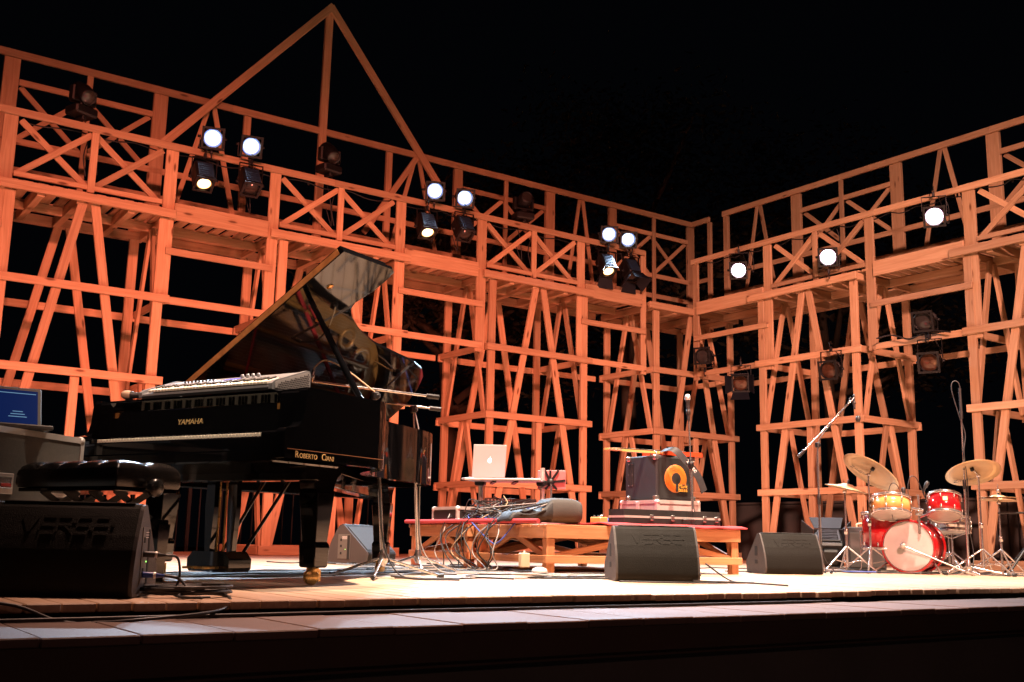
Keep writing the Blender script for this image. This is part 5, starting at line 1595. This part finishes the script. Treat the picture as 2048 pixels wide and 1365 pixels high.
def cymbal_stand(name, label, base, c, nrm, rad, legs=.34, a0=0.4, printed=False, bell=.085, pole_top=None, lathe_m='bronze'):
    base, c, n = Vector(base), Vector(c), Vector(nrm).normalized()
    t = thing(name, label, 'cymbal', base, 0, 'cymbals of the drum kit')
    C = c - base
    prof = [(.006, .0), (bell * .55, -.004), (bell, -.022), (rad * .45, -.030), (rad * .75, -.041), (rad, -.056), (rad, -.0575), (rad * .75, -.0425), (rad * .45, -.0315), (bell, -.0235), (bell * .55, -.0055), (.006, -.0015)]
    MB().lathe([(a, b + .03) for a, b in prof], C, n, 48).build('cymbal', lathe_m, t)
    for f_ in (.55, .7, .85):
        MB().lathe([(rad * f_, .03 - .0440 - (f_ - .75) * .06 - .0012), (rad * f_ + .002, .03 - .0445 - (f_ - .75) * .06 - .0016)], C, n, 48).build('lathing_groove', 'tan', t)
    MB().lathe([(0, .075), (.010, .07), (.012, .03), (.02, .028), (.02, .0), (.008, -.005)], C, n, 12).build('felt_and_nut', 'iron', t)
    top = C - n * .03
    p = Vector((0, 0, top.z - .02)) if pole_top is None else Vector(pole_top) - base
    MB().tube([(0, 0, .05), (0, 0, p.z * .5)], .0125, 10).build('lower_tube', 'chrome', t)
    MB().tube([(0, 0, p.z * .5), p], .0095, 10).build('upper_tube', 'chrome', t)
    MB().lathe([(.013, -.03), (.020, -.028), (.020, .02), (.012, .03)], (0, 0, p.z * .5), (0, 0, 1), 12).build('height_clutch', 'chrome', t)
    MB().tube([p, top + n * .06], .006, 8).build('tilter', 'chrome', t)
    MB().lathe([(0, -.02), (.016, -.018), (.016, .018), (0, .02)], p, (.6, -.8, 0), 12).build('tilter_ratchet', 'chrome', t)
    for q in range(3):
        a = a0 + q * 2.094
        lg = MB().tube([(0, 0, .26), (math.cos(a) * legs, math.sin(a) * legs, .012)], .0095, 8).build('leg', 'chrome', t)
        MB().tube([(0, 0, .09), (math.cos(a) * legs * .55, math.sin(a) * legs * .55, .125)], .006, 6).build('leg_strut', 'chrome', t)
        MB().tube([(math.cos(a) * legs, math.sin(a) * legs, .012), (math.cos(a) * (legs + .03), math.sin(a) * (legs + .03), .013)], .016, 8).build('rubber_foot', 'black', lg)
    if printed:
        xx = Vector(printed)
        xx = (xx - xx.dot(n) * n).normalized(); yy = n.cross(xx)
        X_ = Matrix((xx, -yy, -n)).transposed().to_4x4()
        X_.translation = C - n * (.0335 - .0) + (-.10 * xx) + yy * (.115)
        text_mb('Zildjian', .075, .0005, X_ @ Matrix.Translation((0, 0, -.006)), shear=.25).build('printed_name', 'black', t)
    return t


r1, up1, f1 = Vector((.594, -.804, -.039)), Vector((-.031, -.071, .997)), Vector((.804, .591, .067))
n1 = .92 * (.5 * r1 + .87 * up1) + .39 * f1
cymbal_stand('ride_cymbal', 'large cymbal tilted down to the right on the left of the drum kit', (9.36, 6.93, 0), (9.39, 6.90, 1.03), n1, .305, .34, -2.6, r1 - .55 * up1, pole_top=(9.37, 6.93, .985))
r2, up2, f2_ = Vector((.527, -.848, -.053)), Vector((-.029, -.08, .996)), Vector((.849, .524, .066))
n2 = .89 * (-.25 * r2 + .95 * up2) + .45 * f2_
cymbal_stand('crash_cymbal', 'large cymbal tilted up to the right on the right of the drum kit', (10.16, 6.20, 0), (10.08, 6.21, 1.035), n2, .268, .36, .3, r2 + .2 * up2)
cymbal_stand('thin_cymbal', 'thin cymbal seen edge on, low behind the left stands', (9.20, 7.10, 0), (9.22, 7.08, .86), .97 * up1 + .06 * f1 + .18 * r1, .225, .3, .9)
hh = cymbal_stand('hi_hat', 'pair of hi hat cymbals on a stand at the right edge of the kit', (10.50, 6.20, 0), (10.50, 6.20, .78), .99 * up1 + .1 * f1, .185, .34, -.2)
MB().lathe([(.006, .0), (.05, .006), (.08, .0), (.185, -.018), (.185, -.016), (.08, .002), (.05, .008)], (0, 0, .765), (0, 0, -1), 40).build('bottom_cymbal', 'bronze', hh)
MB().tube([(0, 0, .78), (0, 0, .92)], .004, 6).build('pull_rod', 'chrome', hh)
MB().lathe([(0, 0), (.016, .0), (.018, .02), (.012, .035), (0, .036)], (0, 0, .83), (0, 0, 1), 12).build('clutch', 'chrome', hh)
MB().box((-.10, -.12, .02), (.10, .28, .02), Matrix.Rotation(RAD(0), 4, 'X'), 0, .006).build('pedal', 'chrome', hh)
dh = thing('drum_hardware', 'black hinged stand with crossed legs at the right of the kit', 'stand', (10.66, 5.98, 0), 0)
MB().tube([(0, 0, .12), (0, 0, .62)], .016, 10).build('column', 'iron', dh)
MB().box((0, 0, .60), (.07, .07, .10), None, 0, .015).build('joint', 'iron', dh)
MB().tube([(-.25, .18, .62), (.22, -.14, .64)], .010, 8).build('arm', 'iron', dh)
for e in ((-.36, .05, .01), (.34, -.22, .01), (.05, .34, .01), (-.1, -.34, .01)): MB().tube([(0, 0, .34), e], .011, 8).build('leg', 'chrome' if e[0] > .2 else 'iron', dh)
pd = thing('kick_pedal', 'bass drum pedal in the hardware behind the drum', 'pedal', (9.98, 6.80, 0), KA)
MB().box((.12, 0, .025), (.28, .08, .012), Matrix.Rotation(RAD(-6), 4, 'Y'), 0, .003).build('foot_board', 'chrome', pd)
for s in (-.06, .06): MB().tube([(-.02, s, 0), (-.02, s, .22)], .008, 8).build('upright', 'chrome', pd)
MB().tube([(-.02, 0, .21), (-.05, 0, .33)], .006, 6).build('beater_rod', 'chrome', pd)
MB().lathe([(0, -.025), (.022, -.02), (.022, .02), (0, .025)], (-.055, 0, .34), (1, 0, .3), 12).build('beater', 'white', pd)
st_ = thing('drum_throne', 'round black drum stool hidden behind the snare', 'stool', (10.75, 6.95, 0), 0)
MB().lathe([(0, .48), (.15, .475), (.165, .455), (.165, .42), (.15, .41), (0, .41)], (0, 0, 0), (0, 0, 1), 24).build('seat', 'leather', st_)
MB().tube([(0, 0, .1), (0, 0, .42)], .014, 8).build('column', 'chrome', st_)
for q in range(3): MB().tube([(0, 0, .22), (math.cos(q * 2.1) * .28, math.sin(q * 2.1) * .28, .01)], .010, 6).build('leg', 'chrome', st_)

# clip microphones
for lab, p, d in (('small black microphone clipped on the rim of the maple tom', (9.50, 6.62, .735), (.05, 0, 1)), ('black microphone with a looped lead between the two toms', (9.80, 6.60, .82), (.3, -.3, .8))):
    t = thing('clip_microphone', lab, 'microphone', p, 0, 'microphones round the drums')
    MB().lathe([(0, 0), (.012, .002), (.013, .05), (.020, .06), (.022, .10), (.014, .118), (0, .12)], (0, 0, 0), d, 12).build('mic_body', 'black', t)
    MB().tube([(0, 0, 0), (.02, -.01, -.06)], .008, 6).build('clip', 'iron', t)
    MB().tube(smooth_path([(0, 0, .0), (-.06, .03, .14), (-.12, .06, .14), (-.15, .07, .0), (-.13, .04, -.2)], 6), .004, 5).build('mic_lead', 'cable', t)

# small amplifier and black flood lamps on the floor behind the drums
da = thing('guitar_amplifier', 'small grey fronted amplifier behind the left cymbal stand', 'amplifier', (10.28, 7.66, 0), RAD(-50))
MB().box((0, .14, .24), (.40, .28, .47), None, 0, .012).build('cabinet', 'tolex', da)
MB().box((0, -.003, .22), (.36, .01, .38), None, 0, .004).build('speaker_cloth', 'cabside', da)
MB().tube(smooth_path([(-.10, .1, .47), (-.08, .1, .51), (.08, .1, .51), (.10, .1, .47)], 5), .012, 6).build('handle', 'cream', da)
for lab, p, aim, sc in (('black flood lamp on the floor behind the wedge beside the drums', (10.42, 8.30, .25), (12.9, 10.6, 1.6), 1.3), ('smaller black flood lamp on the floor under the drum tower', (10.80, 8.16, .18), (13, 9.8, 1.6), 1.0)):
    lamp(lab, p, aim, 'box', 'lens_off', 'floor flood lamps', -1, None, .13, True, sc, vent='iron')

# ================================================================== CABLES
rc = random.Random(5)
GC = 'cables tangled over the riser edge'
mats = ['cable', 'cable', 'cable', 'cable_grey', 'cable', 'cable', 'cable', 'cable', 'cable_grey', 'cable', 'cable_blue', 'cable', 'cable_tan', 'cable', 'cable_grey', 'cable', 'cable']
labs = {'cable': 'thin black cable in the tangle spilling over the riser edge', 'cable_grey': 'thin grey cable in the tangle spilling over the riser edge', 'cable_blue': 'blue cable looping over the riser edge', 'cable_tan': 'tan cable hanging from the laptop shelf over the riser edge'}
for q, mm in enumerate(mats):
    y0 = rc.uniform(.5, 1.5)
    a = [rw(rc.uniform(.25, .6), rc.uniform(.9, 1.4), RT + rc.uniform(.08, .25)), rw(rc.uniform(.05, .35), y0 + rc.uniform(-.2, .2), RT + rc.uniform(.05, .18)), rw(rc.uniform(-.02, .1), y0 + rc.uniform(-.1, .1), RT + rc.uniform(.03, .07)),
         rw(-.07 - rc.uniform(0, .05), y0 + rc.uniform(-.1, .1), RT - .10), rw(-.06 - rc.uniform(0, .08), y0 + rc.uniform(-.15, .15), .14), rw(-.10, y0 - .2 + rc.uniform(-.2, .2), .02), rw(-.2 - rc.uniform(0, .3), y0 - .5 + rc.uniform(-.2, .2), .008), rw(rc.uniform(-.5, .3), -.25 + rc.uniform(-.2, .1), .008)]
    if mm == 'cable_blue': a = a[:3] + [rw(-.08, .62, .24), rw(-.08, .45, .24), rw(.06, .40, RT + .02), rw(.2, .42, RT + .03)]
    cable(a, .0055 if mm != 'cable_tan' else .0045, mm, labs[mm], GC)
for q in range(18):
    a = [rw(rc.uniform(.02, .65), rc.uniform(.75, 1.5), RT + rc.uniform(.02, .2)) for _ in range(5)]
    cable(a, .005, rc.choice(['cable', 'cable', 'cable_grey', 'cable_blue']), 'loop of thin cable in the heap under the laptop shelf', 'heap of loops under the laptop shelf')
for q in range(14):
    c0 = Vector((rc.uniform(4.2, 5.2), rc.uniform(6.3, 8.4), 0)); a = []
    p = c0.copy(); h = rc.uniform(0, 6.28)
    for _ in range(7):
        h += rc.uniform(-1, 1); p = p + Vector((math.cos(h) * .22, math.sin(h) * .30, 0)); a.append((p.x, p.y, .008 + rc.uniform(0, .012)))
    cable(a, .006, rc.choice(['cable', 'cable', 'cable', 'cable_grey']), 'dark cable lying on the floor beside the riser', 'floor cables beside the riser')
for q in range(9):
    a = []; x0, y0 = 5.1 + rc.uniform(-.2, .3), 5.9 + rc.uniform(-.25, .3)
    for s in range(6): a.append((x0 - .16 * s + rc.uniform(-.05, .05) + (.7 if q > 5 else 0), y0 + .10 * s * (1 if q % 2 else -.2) + rc.uniform(-.06, .06), .008 + rc.uniform(0, .01)))
    cable(a, .006, rc.choice(['cable', 'cable', 'cable_grey']), 'dark cable lying in front of the riser by the wedge monitor', 'floor cables by the middle wedge')
cable([(4.55, 5.25, .008), (4.9, 5.02, .008), (5.25, 4.93, .008), (5.48, 4.98, .008), (5.50, 5.2, .01), (5.38, 5.32, .12)], .0055, 'cable', 'black cable looping round the foot of the middle wedge monitor')
for q in range(18):
    a = []; p = Vector((rc.uniform(8.2, 10.4), rc.uniform(6.1, 7.4), 0)); h = rc.choice([2.6, -.5]) + rc.uniform(-.5, .5)
    for s in range(6):
        h += rc.uniform(-.6, .6); p = p + Vector((math.cos(h) * .2, math.sin(h) * .2, 0)); a.append((p.x, p.y, .008 + rc.uniform(0, .015)))
    cable(a, .006, rc.choice(['cable', 'cable', 'cable_grey', 'cable_blue'] if q % 5 == 0 else ['cable']), 'cable lying on the floor round the drum kit', 'floor cables round the drums')
for q in range(6):
    a = []
    for s in range(9): a.append((1.75 + s * .38 + rc.uniform(-.05, .05), 5.9 + q * .10 + s * (.10 + .02 * q) + rc.uniform(-.06, .06), .008 + rc.uniform(0, .008)))
    cable(a, .0065, 'cable' if q % 3 else 'cable_grey', 'cable running across the floor under the piano', 'floor cables under the piano')
cable([(3.3, 5.9, .008), (3.6, 5.75, .008), (4.0, 5.85, .008), (4.6, 5.7, .008), (5.2, 5.5, .008)], .006, 'cable', 'single cable crossing the open floor from the mic stands to the middle wedge')
